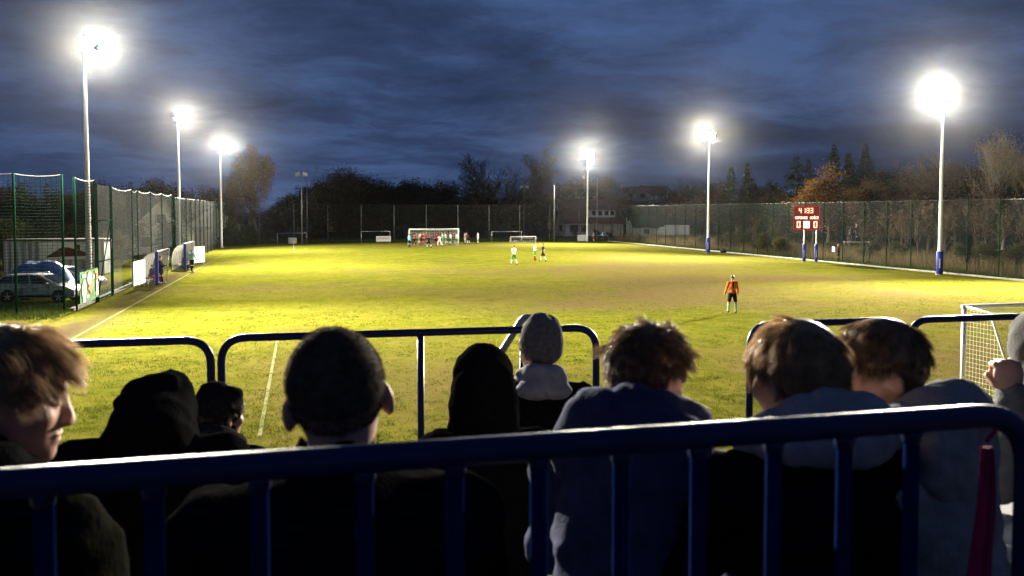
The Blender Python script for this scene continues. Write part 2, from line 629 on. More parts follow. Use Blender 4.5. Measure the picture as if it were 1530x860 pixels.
# white lines, scuffed
lm = bpy.data.materials.new('line_paint')
lm.use_nodes = True
n, l = lm.node_tree.nodes, lm.node_tree.links
t = n.new('ShaderNodeTexCoord')
f1, f2 = noi(1.1, 5, .65), noi(14, 5, .75)
f = mth(n, l, 'MULTIPLY_ADD', f2, 1.1, mth(n, l, 'MULTIPLY', f1, .9))
fac = ramp(n, l, f, [(.80, (.01, .01, .01)), (1.04, (.14, .14, .14))])
col = mixc(n, l, fac, (.12, .115, .02), (.62, .62, .54))
l.new(col, n['Principled BSDF'].inputs['Base Color'])
n['Principled BSDF'].inputs['Roughness'].default_value = .95
n['Principled BSDF'].inputs['Specular IOR Level'].default_value = 0


def line_sheet(name, x0, y0, x1, y1, w=.09):
    d = norm([x1 - x0, y1 - y0, 0])
    s = np.array([-d[1], d[0], 0]) * w / 2
    L = math.hypot(x1 - x0, y1 - y0)
    k = max(1, int(L / 2))
    m = MB()
    vs, fs = [], []
    for i in range(k + 1):
        c = np.array([x0, y0, .008]) + d * L * i / k
        vs += [c + s, c - s]
    fs = [(2 * i, 2 * i + 1, 2 * i + 3, 2 * i + 2) for i in range(k)]
    m.add(vs, fs)
    return tag(m.build(name, lm), kind='structure')


line_sheet('touchline_left', FX0, FY0, FX0, FY1)
line_sheet('touchline_right', FX1, FY0, FX1, FY1)
line_sheet('goal_line_far', FX0, FY1, FX1, FY1)
for yy, sgn, nm in ((FY0, 1, 'near'), (FY1, -1, 'far')):
    for hw, dp, k in ((20.15, 16.5, 'penalty_area'), (9.16, 5.5, 'goal_area')):
        line_sheet(f'{k}_line_left_{nm}', FXC - hw, yy, FXC - hw, yy + sgn * dp)
        line_sheet(f'{k}_line_right_{nm}', FXC + hw, yy, FXC + hw, yy + sgn * dp)
        if nm == 'far': line_sheet(f'{k}_line_front_{nm}', FXC - hw, yy + sgn * dp, FXC + hw, yy + sgn * dp)

# grass blades in the nearest part of the pitch, where they can be seen
rng = np.random.RandomState(4)


def blades(name, pts, h, w, material, lean=.6, kind='stuff', label=None, cat='grass'):
    N = len(pts)
    a = rng.rand(N) * 2 * math.pi
    hh = h * (.5 + rng.rand(N))
    ww = w * (.6 + .8 * rng.rand(N))
    d = np.stack([np.cos(a), np.sin(a), np.zeros(N)], -1)
    b = rng.rand(N) * 2 * math.pi
    ln = np.stack([np.cos(b), np.sin(b), np.zeros(N)], -1) * (hh * lean * rng.rand(N))[:, None]
    up = np.zeros((N, 3))
    up[:, 2] = hh
    v = np.stack([pts - d * ww[:, None] / 2, pts + d * ww[:, None] / 2, pts + up + ln], 1).reshape(-1, 3)
    q = np.arange(3 * N).reshape(-1, 3)
    o = np_mesh(name, v, q, material)
    return tag(o, label, cat, kind=kind)


def grass_pts():
    out = []
    for (y0, y1, dens) in ((16.5, 24, 330), (24, 32, 160), (32, 44, 70), (44, 60, 26)):
        x0, x1 = -.30 * y1 - 1, 1.02 * y1
        N = int((y1 - y0) * (x1 - x0) * dens)
        x = x0 + rng.rand(N) * (x1 - x0)
        y = y0 + rng.rand(N) * (y1 - y0)
        ok = (x / y > -.36) & (x / y < 1.02) & (x < 47)
        w = wear_fn(x, y) + mud_fn(x, y) * 2
        ok &= rng.rand(N) > w * 1.1
        # tufty
        ok &= rng.rand(N) < np.clip((fbm(x * 2.1, y * 2.1) - .32) * 3.2, .05, 1)
        out.append(np.stack([x[ok], y[ok], np.zeros(ok.sum())], -1))
    return np.concatenate(out)


gp = grass_pts()
gp = np.repeat(gp, 2, 0) + np.concatenate([rng.randn(2 * len(gp), 2) * .03, np.zeros((2 * len(gp), 1))], 1)
blades('pitch_grass', gp, .045, .016, MATS['grass_blade'], 1.1, label='short tufted grass on the near half of the pitch')
# ------------------------------------------------------------------ kerb along the right fence
m = MB()
m.box((50.65, 90.0, .04), (.26, 99.4, .14), bev=.02)
tag(m.build('kerb', MATS['concrete']), kind='structure')


# ------------------------------------------------------------------ floodlight poles
def floodlight(x, y, h, aim, label, aim2, shares, pad=False, tilt=.9):
    r = thing('floodlight_pole', (x, y, 0), label, 'floodlight', 'floodlight poles around the pitch')
    m = on(r)
    m.path([(x, y, 0), (x, y, 1.2), (x, y, h * .5), (x, y, h)], [.17, .165, .125, .075], 16)
    m.build('mast', MATS['pole_white'], r, True)
    m = on(r)
    m.lathe((x, y, 0), (0, 0, 1), [(0, .27), (.05, .27), (.07, .2), (.12, .19)], 16)
    m.build('base_flange', MATS['galv'], r, True)
    ax = np.array(aim, float) - np.array([x, y, h])
    hd = norm([ax[0], ax[1], 0])
    side = np.array([-hd[1], hd[0], 0])
    m = on(r)
    top = np.array([x, y, h])
    m.tube(top - side * 1.15, top + side * 1.15, .045, n=8)
    m.tube(top - side * .95 + (0, 0, -.5), top + side * .95 + (0, 0, -.5), .045, n=8)
    m.build('crossarm', MATS['galv'], r)
    dn = norm(hd * 1.0 + np.array([0, 0, -tilt]))
    u2 = norm(np.cross(side, dn))
    for row, dz in enumerate((0.0, -.5)):
        for k in (-1, 0, 1):
            c = top + side * k * .78 + np.array([0, 0, dz]) + hd * .2
            w, hgt, dep = .27, .19, .09
            m = on(r)
            back = [c - side * w * .7 - u2 * hgt * .7 - dn * dep, c + side * w * .7 - u2 * hgt * .7 - dn * dep,
                    c + side * w * .7 + u2 * hgt * .7 - dn * dep, c - side * w * .7 + u2 * hgt * .7 - dn * dep]
            front = [c - side * w - u2 * hgt + dn * dep, c + side * w - u2 * hgt + dn * dep,
                     c + side * w + u2 * hgt + dn * dep, c - side * w + u2 * hgt + dn * dep]
            m.add(back + front, [(3, 2, 1, 0), (0, 1, 5, 4), (1, 2, 6, 5), (2, 3, 7, 6), (3, 0, 4, 7)])
            hs = m.build('lamp_housing', MATS['dark_metal'], r)
            m = on(r)
            m.add([p + dn * .003 for p in front], [(0, 1, 2, 3)])
            m.build('lamp_face', MATS['lamp_face'], hs)
    if pad:
        m = on(r)
        m.lathe((x, y, .08), (0, 0, 1), [(0, .22), (.02, .25), (1.75, .25), (1.78, .21)], 14)
        pd = m.build('padding', MATS['pad_blue'], r, True)
        m = on(r)
        v = norm([-x, -y, 0])
        s2 = np.array([-v[1], v[0], 0])
        for q in range(7):
            zc = .55 + q * .11
            m.prism([np.array([x, y, zc + a]) + v * .262 + s2 * b for a, b in
                     ((0, -.05), (0, .05 - .02 * (q % 2)), (.07, .05 - .02 * ((q + 1) % 2)), (.07, -.05))], v * .004)
        tag(m.build('white_lettering', MATS['white'], pd), kind='stuff')
    for tgt, share in zip(aim2, shares):
        ld = bpy.data.lights.new('flood_beam', 'SPOT')
        ld.energy = FLOOD * share
        ld.color = (1.0, .93, .78)
        ld.spot_size = math.radians(132)
        ld.spot_blend = 1.0
        ld.shadow_soft_size = .4
        lo = bpy.data.objects.new('flood_beam', ld)
        COL.objects.link(lo)
        lo.parent = r
        lo.location = tuple(hd * .62 + np.array([0, 0, h - .25]))
        lo.rotation_euler = Vector(tuple(norm(np.array(tgt, float) - np.array([x, y, h])))).to_track_quat('-Z', 'Y').to_euler()
    return r


FLOOD = 180000.0
floodlight(-11.6, 53.0, 14.5, (12, 52, 0), 'tall white floodlight mast beside the green gate, nearest on the left', ((12, -26, 0), (28, 62, 0)), (2.2, .3))
floodlight(-11.5, 90.0, 14.5, (14, 82, 0), 'white floodlight mast rising behind the second dugout', ((10, 24, 0), (26, 84, 0)), (1.3, .9))
floodlight(-10.7, 126.0, 14.3, (14, 106, 0), 'white floodlight mast in the far left corner by the bushy tree', ((8, 50, 0), (24, 108, 0)), (1.35, .75))
floodlight(49.3, 59.1, 14.4, (26, 54, 0), 'tall white floodlight mast with blue padding, nearest on the right', ((19, -26, 0), (12, 64, 0)), (2.6, .3), True)
floodlight(47.7, 96.4, 14.4, (24, 86, 0), 'white floodlight mast with blue padding between house and scoreboard', ((22, 26, 0), (10, 84, 0)), (1.35, .9), True)
floodlight(46.2, 137.5, 14.5, (24, 110, 0), 'white floodlight mast in front of the red roofed house', ((22, 54, 0), (14, 108, 0)), (1.35, .75))


def dark_mast(px, Y, ztop, label, heads=2, r0=.09):
    x = at_y(px, 340, Y)[0]
    r = thing('unlit_mast', (x, Y, 0), label, 'lamp post')
    m = on(r)
    m.path([(x, Y, 0), (x, Y, ztop * .5), (x, Y, ztop)], [r0, r0 * .8, r0 * .6], 8)
    m.build('mast', MATS['galv'], r, True)
    if heads:
        m = on(r)
        m.tube((x - .55, Y, ztop), (x + .55, Y, ztop), .04, n=6)
        m.build('crossarm', MATS['galv'], r)
        for s in (-.5, .5):
            m = on(r)
            a = np.array([x + s * 1.1, Y - .1, ztop + .15])
            m.prism([a + (-.33, -.1, -.22 + s * .2), a + (.33, -.1, -.22 - s * .2), a + (.33, .12, .22 - s * .2), a + (-.33, .12, .22 + s * .2)], (0, .12, -.1))
            m.build('lamp_head', MATS['lamp_off'], r)
    return r


dark_mast(451, 136.5, 10.6, 'unlit grey mast with two lamp heads behind the far left corner')
dark_mast(459, 150, 10.3, 'thin dark mast just right of the twin headed mast', 0)
dark_mast(783, 160, 9.6, 'thin mast with small crossarm left of the red roofed house', 2, .06)
dark_mast(828, 138, 9.4, 'thin bare mast left of the red roofed house', 0, .07)
dark_mast(892, 142, 10.8, 'thin bare mast right of the far right floodlight', 0, .06)


# ------------------------------------------------------------------ fences with ball-stop netting
def fence(pts, h, spacing, label, netmat, pr=.045, sag=0.0, wires=None, low=True):
    o = np.array(pts[0], float)
    r = thing('ball_stop_fence', (o[0], o[1], 0), label, 'fence')
    posts = []
    for (a, b) in zip(pts[:-1], pts[1:]):
        a, b = np.array(a, float), np.array(b, float)
        k = max(1, int(round(np.linalg.norm(b - a) / spacing)))
        for i in range(k):
            posts.append(a + (b - a) * i / k)
    posts.append(np.array(pts[-1], float))
    for p in posts:
        m = on(r)
        m.tube((p[0], p[1], 0), (p[0], p[1], h), pr, pr, 8)
        m.build('post', MATS['fence_green'] if netmat != 'net_far' else MATS['galv_green'], r, True)
    m = on(r)
    top = []
    for a, b in zip(posts[:-1], posts[1:]):
        for q in range(6):
            t = q / 6
            top.append((*(a + (b - a) * t)[:2], h - .02 - sag * 4 * t * (1 - t)))
    top.append((*posts[-1][:2], h - .02))
    m.path(top, .018 if sag else .012, 4)
    m.build('top_cord', MATS['cord'] if sag else MATS['dark_metal'], r)
    if wires:
        m = on(r)
        dz, rw = wires
        z = .3
        while z < h:
            f = z / h
            m.path([(p[0], p[1], z if z < h * .6 else z - (h - p[2]) * (f - .6) / .4) for p in top], rw, 3, False)
            z += dz
        for a, b in zip(posts[:-1], posts[1:]):
            L = np.linalg.norm(b - a)
            k = int(L / .22)
            for i in range(1, k):
                t = i / k
                q = a + (b - a) * t
                m.path([(q[0], q[1], .05), (q[0], q[1], h - .02 - sag * 4 * t * (1 - t))], rw * .7, 3, False)
        tag(m.build('net', MATS['net_thread'], r), kind='stuff')
    else:
        m = on(r)
        for a, b in zip(top[:-1], top[1:]):
            m.add([(a[0], a[1], .05), (b[0], b[1], .05), b, a], [(0, 1, 2, 3)])
        m.build('net', MATS[netmat], r)
    return r


mat('galv_green', (.10, .115, .10), .6, var=.3, scale=2)
fence([(-11.5, 140.3), (50.9, 140.3)], 6.1, 5.15, 'tall netting fence behind the far goal', 'net_far', .045)
fence([(51.2, 139.8), (51.2, 48.6)], 5.95, 3.3, 'tall green netting fence along the right kerb by the reeds', 'net_green', .042)
fence([(-28, 46.0), (-20.5, 46.25), (-13.45, 46.5), (-11.5, 47.2)], 6.85, 7.0, 'green netting fence in front of the silver car', 'net_green', .06, .10, (.16, .011))
fence([(-11.05, 47.7), (-11.0, 51.9)], 6.75, 4.5, 'green netting fence panel carrying the green banner', 'net_green', .055, .12, (.16, .011))
fence([(-11.0, 56.2), (-11.0, 62.6), (-11.0, 64.6), (-11.0, 81.0)], 6.5, 5.3, 'green netting fence behind the dugouts', 'net_dense', .055, .16)
fence([(-11.1, 84.0), (-11.1, 139.6)], 6.3, 3.9, 'green netting fence from second dugout to far corner', 'net_dense', .05)
# the goal of braced posts (gate) by the near left mast
r = thing('gate_frame', (-11.0, 52.3, 0), 'green steel gate frame with netting beside the nearest left mast', 'gate')
for yy in (52.3, 55.9):
    m = on(r)
    m.tube((-11.0, yy, 0), (-11.0, yy, 6.6), .06, n=8)
    m.build('post', MATS['fence_green'], r, True)
for zz in (4.5, 2.2, .12):
    m = on(r)
    m.tube((-11.0, 52.3, zz), (-11.0, 55.9, zz), .04, n=6)
    m.build('rail', MATS['fence_green'], r, True)
m = on(r)
m.tube((-11.0, 52.3, .3), (-11.0, 55.8, 4.4), .03, n=6)
m.build('brace', MATS['fence_green'], r, True)
m = on(r)
m.add([(-11.02, 52.3, .1), (-11.02, 55.9, .1), (-11.02, 55.9, 6.5), (-11.02, 52.3, 6.5)], [(0, 1, 2, 3)])
m.build('net', MATS['net_dense'], r)
m = on(r)
m.box((-10.95, 55.6, 3.1), (.08, .08, .5))
m.build('latch_box', MATS['black'], r)


# ------------------------------------------------------------------ goals
def goal(x0, y, w, h, depth, dirn, pr, label, netmat, wire, mesh, lean=.9, name='football_goal'):
    tube_finish = MATS['galv'] if wire == .008 else MATS['white_post']
    """dirn: +1 net lies towards +Y, -1 towards the stand"""
    r = thing(name, (x0 + w / 2, y, 0), label, 'goal')
    for x in (x0, x0 + w):
        m = on(r)
        m.path([(x, y, 0), (x, y, h - pr)], pr, 12)
        m.build('post', tube_finish, r, True)
    m = on(r)
    m.path([(x0 - pr, y, h), (x0 + w + pr, y, h)], pr, 12)
    m.build('crossbar', tube_finish, r, True)
    yb, yt = y + dirn * depth, y + dirn * lean
    m = on(r)
    m.path([(x0, y, .03), (x0, yb, .03), (x0 + w, yb, .03), (x0 + w, y, .03)], pr * .5, 8)
    m.build('ground_bar', tube_finish, r, True)
    for x in (x0, x0 + w):
        m = on(r)
        m.path([(x, y, h), (x, yt, h - .05), (x, yb, .05)], pr * .4, 8)
        m.build('net_stay', tube_finish, r, True)
    m = on(r)
    nx = int(w / mesh)
    for i in range(nx + 1):
        x = x0 + w * i / nx
        sg = .06 * math.sin(math.pi * i / nx)
        m.path([(x, y, h - .04), (x, (y + yt) / 2, h - .1 - sg), (x, yt, h - .07), (x, (yb * .5 + yt * .5), h * .5), (x, yb, .04)], wire, 3, False)
    for j in range(1, int(h / mesh)):
        z = j * mesh
        f = z / h
        yy = yb + (yt - yb) * f
        m.path([(x0, y, z), (x0, yy, z), (x0 + w, yy, z), (x0 + w, y, z)], wire, 3, False)
    for j in range(int(lean / mesh) + 1):
        yy = y + dirn * j * mesh
        m.path([(x0, yy, h - .06), (x0 + w * .5, yy, h - .12), (x0 + w, yy, h - .06)], wire, 3, False)
    for j in range(1, int(depth / mesh)):
        for x in (x0, x0 + w):
            yy = y + dirn * j * mesh
            zt = h - .06 if j * mesh < lean else (h - .06) * (depth - j * mesh) / (depth - lean)
            m.path([(x, yy, .04), (x, yy, zt)], wire, 3, False)
    tag(m.build('net', MATS[netmat], r), kind='stuff')
    return r


g = goal(17.4, 19.9, 7.32, 2.44, 2.0, -1, .06, 'large white football goal seen from behind at the right edge', 'net_white', .0035, .12)
fc = bpy.data.curves.new('post_lettering', 'FONT')
fc.body = 'BramSport'
fc.size = .13
fc.extrude = .001
fo = bpy.data.objects.new('post_lettering', fc)
COL.objects.link(fo)
fo.data.materials.append(MATS['pad_blue'])
fo.parent = g.children[0]
fo.rotation_euler = Matrix(((0, 1, 0), (0, 0, -1), (-1, 0, 0))).to_euler()
fo.location = (17.4 - .045 - (17.4 + 3.66), -.0655, 2.0)
goal(15.5, 128.0, 7.32, 2.44, 2.2, 1, .06, 'white football goal at the far end crowded by players', 'net_white', .012, .24, 1.0)
goal(33.0, 137.0, 4.2, .95, 1.0, 1, .05, 'low white training goal right of the crowded goal', 'net_white', .009, .3, .4, 'training_goal')
goal(30.2, 138.6, 5.0, 1.75, 1.2, 1, .035, 'grey training goal standing behind the low white one', 'net_thread', .008, .3, .5, 'training_goal')
goal(9.2, 138.8, 4.5, 1.9, 1.2, 1, .035, 'grey training goal left of the crowded goal', 'net_thread', .008, .3, .5, 'training_goal')
goal(-3.6, 138.4, 4.4, 1.7, 1.2, 1, .035, 'grey training goal beside the twin headed mast', 'net_thread', .008, .3, .5, 'training_goal')

# ------------------------------------------------------------------ small things at the far end
r = thing('advertising_board', (12.6, 138.0, 0), 'white advertising board left of the far goal', 'board')
m = on(r)
m.box((12.6, 138.0, .72), (2.3, .06, .85), bev=.01)
m.build('panel', MATS['white'], r)
m = on(r)
for k in range(9):
    m.box((11.75 + k * .21, 137.962, .78 + .06 * (k % 3)), (.13, .012, .34 - .05 * (k % 2)))
m.build('grey_lettering', MATS['sign_grey'], r)
for s in (-.9, .9):
    m = on(r)
    m.box((12.6 + s, 138.05, .15), (.06, .06, .3))
    m.build('leg', MATS['galv'], r)
for px, Y, w, h, lb in ((437, 138.2, 1.7, .9, 'small white board under the twin headed mast'), (870, 138.6, 2.2, 1.05, 'small white board at the foot of the far right mast')):
    x = at_y(px, 360, Y)[0]
    r = thing('small_board', (x, Y, 0), lb, 'board')
    m = on(r)
    m.box((x, Y, .1 + h / 2), (w * .75, .08, h), bev=.02)
    m.build('panel', MATS['white'], r)
    m = on(r)
    m.box((x, Y + .2, .3), (w * .6, .05, .55))
    m.build('prop', MATS['galv'], r)
for px, py, lb in ((437, 377, 'thin pale corner flag pole on the left of the pitch'),):
    gp_ = gnd(px, py)
    r = thing('corner_flag', gp_, lb, 'flag')
    m = on(r)
    m.tube(gp_, gp_ + (.25, 0, 1.5), .03, n=6)
    m.build('pole', MATS['white'], r)
    m = on(r)
    m.prism([gp_ + (.25, 0, 1.5), gp_ + (.6, 0, 1.38), gp_ + (.23, 0, 1.25)], (0, .01, 0))
    m.build('pennant', MATS['k_orange'], r)

# ------------------------------------------------------------------ scoreboard
SY = 77.2
SX = 48.75
r = thing('scoreboard', (SX, SY, 0), 'electronic scoreboard with red digits on two padded white posts', 'scoreboard')
va = math.radians(-32)


def sbp(u, z, d=0.0):
    """a point on the board: u along its face, d towards the stand"""
    e = np.array([math.cos(va), math.sin(va), 0])
    f = np.array([math.sin(va), -math.cos(va), 0])
    return np.array([SX, SY, 0]) + e * u + f * d + np.array([0, 0, z])


ZB0, ZB1 = 3.25, 5.5
for u in (-.12, 1.02):
    m = on(r)
    m.tube(sbp(u, 0), sbp(u, ZB0 + 1), .075, n=12)
    ps = m.build('post', MATS['pole_white'], r, True)
    m = on(r)
    m.lathe(sbp(u, .06), (0, 0, 1), [(0, .13), (.02, .16), (1.7, .16), (1.73, .12)], 12)
    pd = m.build('padding', MATS['pad_blue'], r, True)
    m = on(r)
    for q in range(6):
        m.prism([sbp(u + b, .5 + q * .12 + a, .17) for a, b in ((0, -.03), (0, .03), (.07, .03), (.07, -.03))], sbp(0, 0, .004) - sbp(0, 0, 0))
    tag(m.build('white_lettering', MATS['white'], pd), kind='stuff')
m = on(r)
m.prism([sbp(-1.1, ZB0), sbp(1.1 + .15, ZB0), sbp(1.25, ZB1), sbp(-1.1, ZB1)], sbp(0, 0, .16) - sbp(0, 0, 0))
m.build('cabinet', MATS['panel_glow'], r)
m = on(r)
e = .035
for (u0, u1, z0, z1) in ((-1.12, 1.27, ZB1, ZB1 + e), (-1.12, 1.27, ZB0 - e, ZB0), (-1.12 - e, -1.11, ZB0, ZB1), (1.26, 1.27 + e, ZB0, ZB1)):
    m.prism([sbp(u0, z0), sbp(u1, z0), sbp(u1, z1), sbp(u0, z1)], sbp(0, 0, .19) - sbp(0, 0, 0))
m.build('frame', MATS['frame_glow'] if 'frame_glow' in MATS else mat('frame_glow', (.3, .01, .01), .5, emit=(1, .03, .03), es=.35), r)  # frame emits a faint red of its own
SEG = {'0': 'abcdef', '1': 'bc', '3': 'abgcd', '4': 'fgbc'}


def digit(ch, u, z, w, h, tk, par, matn):
    m = on(r)
    g = {'a': (0, h - tk, w, h), 'g': (0, h / 2 - tk / 2, w, h / 2 + tk / 2), 'd': (0, 0, w, tk), 'f': (0, h / 2, tk, h), 'e': (0, 0, tk, h / 2),
         'b': (w - tk, h / 2, w, h), 'c': (w - tk, 0, w, h / 2)}
    for s in SEG[ch]:
        a0, b0, a1, b1 = g[s]
        q = .012
        m.prism([sbp(u + a0 + q, z + b0 + q, .165), sbp(u + a1 - q, z + b0 + q, .165), sbp(u + a1 - q, z + b1 - q, .165), sbp(u + a0 + q, z + b1 - q, .165)], sbp(0, 0, .02) - sbp(0, 0, 0))
    m.build('digit', MATS[matn], par)


for ch, u in (('4', -.66), ('1', -.28), ('3', .08), ('3', .42)):
    digit(ch, u, 4.86, .25, .50, .075, r, 'led_red')
m = on(r)
for z in (4.98, 5.18):
    m.prism([sbp(u, z + v, .165) for u, v in ((.01, 0), (.07, 0), (.07, .07), (.01, .07))], sbp(0, 0, .02) - sbp(0, 0, 0))
m.build('colon', MATS['led_red'], r)
digit('0', -.85, 3.40, .36, .66, .11, r, 'led_red')
digit('0', .72, 3.40, .36, .66, .11, r, 'led_red')
m = on(r)
m.prism([sbp(u, v, .165) for u, v in ((-.22, 3.38), (.36, 3.38), (.36, 4.06), (-.22, 4.06))], sbp(0, 0, .02) - sbp(0, 0, 0))
m.build('centre_panel', MATS['led_white'], r)
m = on(r)
for k in range(3):
    m.prism([sbp(-.13 + k * .16 + a, v, .19) for a, v in ((0, 3.5), (.07, 3.5), (.07, 3.94), (0, 3.94))], sbp(0, 0, .004) - sbp(0, 0, 0))
m.build('centre_bars', MATS['sign_grey'], r)
for body, u in (('GOSPODARZE', -1.02), ('GOŚCIE', .38)):
    fc = bpy.data.curves.new('team_word', 'FONT')
    fc.body = body
    fc.size = .36
    fc.extrude = .004
    fc.offset = .006
    fo = bpy.data.objects.new('team_word', fc)
    COL.objects.link(fo)
    fo.data.materials.append(MATS['led_white'])
    fo.parent = r
    ee = sbp(1, 0) - sbp(0, 0)
    ff = sbp(0, 0, 1) - sbp(0, 0, 0)
    fo.rotation_euler = Matrix(((ee[0], 0, ff[0]), (ee[1], 0, ff[1]), (0, 1, 0))).to_euler()
    fo.scale = (.50 if len(body) > 7 else .62, 1, 1)
    fo.location = tuple(sbp(u, 4.28, .17) - np.array([SX, SY, 0]))

# ------------------------------------------------------------------ filming platform behind the right fence
PX, PY = 52.6, 74.5
r = thing('filming_platform', (PX, PY, 0), 'low steel filming platform behind the right fence with a person on it', 'platform')
m = on(r)
m.box((PX, PY, 2.02), (2.3, 1.4, .08), math.radians(-32), .01)
m.build('deck', MATS['board'], r)
for a in (-1, 1):
    for b in (-1, 1):
        e_ = np.array([math.cos(math.radians(-32)), math.sin(math.radians(-32)), 0])
        f_ = np.array([-e_[1], e_[0], 0])
        q = np.array([PX, PY, 0]) + e_ * a * 1.05 + f_ * b * .6
        m = on(r)
        m.tube(q, q + (0, 0, 2.0), .035, n=6)
        m.build('leg', MATS['dark_metal'], r)
m = on(r)
for b in (-1, 1):
    m.tube(np.array([PX, PY, .2]) - e_ * 1.05 + f_ * .6 * b, np.array([PX, PY, 1.9]) + e_ * 1.05 + f_ * .6 * b, .02, n=5)
m.build('brace', MATS['dark_metal'], r)
# small sign on the fence
r = thing('paper_notice', (51.0, 75.9, 1.0), 'small white notice on the right fence beside the scoreboard posts', 'sign')
m = on(r)
m.box((51.05, 75.9, 1.3), (.03, .45, .5), bev=.005)
m.build('sheet', MATS['paper'], r)
m = on(r)
for s in (-.2, .2):
    m.box((51.1, 75.9 + s, 1.5), (.06, .03, .03))
m.build('clip', MATS['galv'], r)


# ------------------------------------------------------------------ dugouts
def dugout(y0, L, label, board_label):
    r = thing('dugout', (-9.9, y0 + L / 2, 0), label, 'dugout')
    prof = [(-9.55, 2.28), (-9.85, 2.26), (-10.2, 2.12), (-10.48, 1.85), (-10.66, 1.45), (-10.72, .95), (-10.72, .0)]
    k = int(L / 1.05)
    for i in range(k + 1):
        y = y0 + L * i / k
        m = on(r)
        m.path([(x, y, z) for x, z in prof], .028, 6)
        m.path([(-9.55, y, 2.28), (-9.75, y, 0)] if i in (0, k) else [(-9.55, y, 2.28), (-9.6, y, 2.25)], .024, 6)
        m.build('rib', MATS['galv'], r, True)
    for i in range(k):
        ya, yb = y0 + L * i / k + .03, y0 + L * (i + 1) / k - .03
        m = on(r)
        for (xa, za), (xb, zb) in zip(prof[:-1], prof[1:]):
            m.add([(xa, ya, za), (xa, yb, za), (xb, yb, zb), (xb, ya, zb)], [(0, 1, 2, 3)])
        m.build('roof_panel', MATS['poly_sheet'], r)
    for y, nm in ((y0 + .01, 'clear_sheet'), (y0 + L - .01, 'clear_sheet')):
        m = on(r)
        m.poly([(x + .02, y, max(z - .02, .02)) for x, z in prof] + [(-9.75, y, .02)])
        m.build('end_panel', MATS[nm], r)
    m = on(r)
    m.box((-10.35, y0 + L / 2, .42), (.38, L - .2, .06), bev=.01)
    m.build('bench_seat', MATS['board'], r)
    m = on(r)
    for i in range(4):
        m.box((-10.35, y0 + .4 + (L - .8) * i / 3, .2), (.05, .05, .4))
    m.build('bench_leg', MATS['galv'], r)
    for ya in (y0 - .16,):
        m = on(r)
        m.box((-9.62, ya, 1.15), (.22, .1, 2.3), bev=.03)
        m.build('blue_pad', MATS['pad_blue'], r)
    return r


dugout(63.6, 5.3, 'curved translucent dugout with players seated in it, nearer one', '')
dugout(78.5, 6.2, 'curved translucent dugout behind the linesman, farther one', '')


def field_board(c, w, h, ang, label, deco=True):
    r = thing('advertising_board', (c[0], c[1], 0), label, 'board')
    e = np.array([math.cos(ang), math.sin(ang), 0])
    f = np.array([e[1], -e[0], 0])
    if f[0] < 0: f = -f
    P = lambda u, z, d=0.: np.array([c[0], c[1], 0]) + e * u + f * d + np.array([0, 0, z])
    m = on(r)
    m.prism([P(-w / 2, .25), P(w / 2, .25), P(w / 2, .25 + h), P(-w / 2, .25 + h)], f * .04)
    m.build('panel', MATS['white'], r)
    m = on(r)
    for k in range(14):
        a = 2 * math.pi * k / 14
        b = 2 * math.pi * (k + 1) / 14
        m.prism([P(math.cos(q) * s * .42, .25 + h * .58 + math.sin(q) * s * .26, .045) for q, s in ((a, 1), (b, 1), (b, .8), (a, .8))], f * .004)
    m.build('ring_emblem', MATS['banner_pink'], r)
    m = on(r)
    for k in range(5):
        m.prism([P(u, z, .045) for u, z in ((-.5 + k * .21, .5), (-.36 + k * .21, .5), (-.36 + k * .21, .62 - .04 * (k % 2)), (-.5 + k * .21, .62))], f * .004)
    m.build('lettering', MATS['sign_grey'], r)
    for s in (-1, 1):
        m = on(r)
        m.tube(P(s * w * .45, 0, -.03), P(s * w * .45, h, -.03), .025, n=6)
        m.build('stake', MATS['galv'], r)
    return r


field_board((-10.35, 61.0), 3.0, 1.55, math.radians(86), 'white advertising board with faint round emblem before the nearer dugout')
field_board((-9.3, 85.8), 1.6, 1.5, math.radians(60), 'white board beside the blue pad of the farther dugout')
r = thing('rubbish_bin', (-9.9, 90.5, 0), 'rusty open bin past the farther dugout', 'bin')
m = on(r)
m.lathe((-9.9, 90.5, 0), (0, 0, 1), [(0, .4), (.05, .42), (1.25, .5), (1.28, .46), (1.2, .44)], 12)
m.build('drum', mat('rust', (.22, .07, .035), .8, var=.4, scale=4), r, True)
m = on(r)
m.lathe((-9.9, 90.5, 1.05), (0, 0, 1), [(0, .49), (.06, .50), (.1, .49)], 12)
m.build('hoop', MATS['galv'], r)

# green banner on the fence panel
r = thing('green_banner', (-10.9, 49.7, 0), 'green printed banner tied to the fence below the nearest left mast', 'banner')
BP = lambda u, z, d=0.: np.array([-10.9 + .02 * math.sin(u * 3) + d, 47.75 + u, z])
m = on(r)
K = 12
vs, fs = [], []
for i in range(K + 1):
    u = 4.1 * i / K
    for z in (.32, 1.12, 1.92):
        vs.append(BP(u, z + .02 * math.sin(u * 4), .012 * math.sin(u * 5 + z)))
for i in range(K):
    for j in range(2):
        fs.append((i * 3 + j, i * 3 + 3 + j, i * 3 + 4 + j, i * 3 + 1 + j))
m.add(vs, fs)
m.build('sheet', MATS['banner_green'], r)


def bshape(name, pts, mt, d=.045):
    m = on(r)
    m.prism([BP(u, z, d) for u, z in pts], (.004, 0, 0))
    return m.build(name, MATS[mt], r)


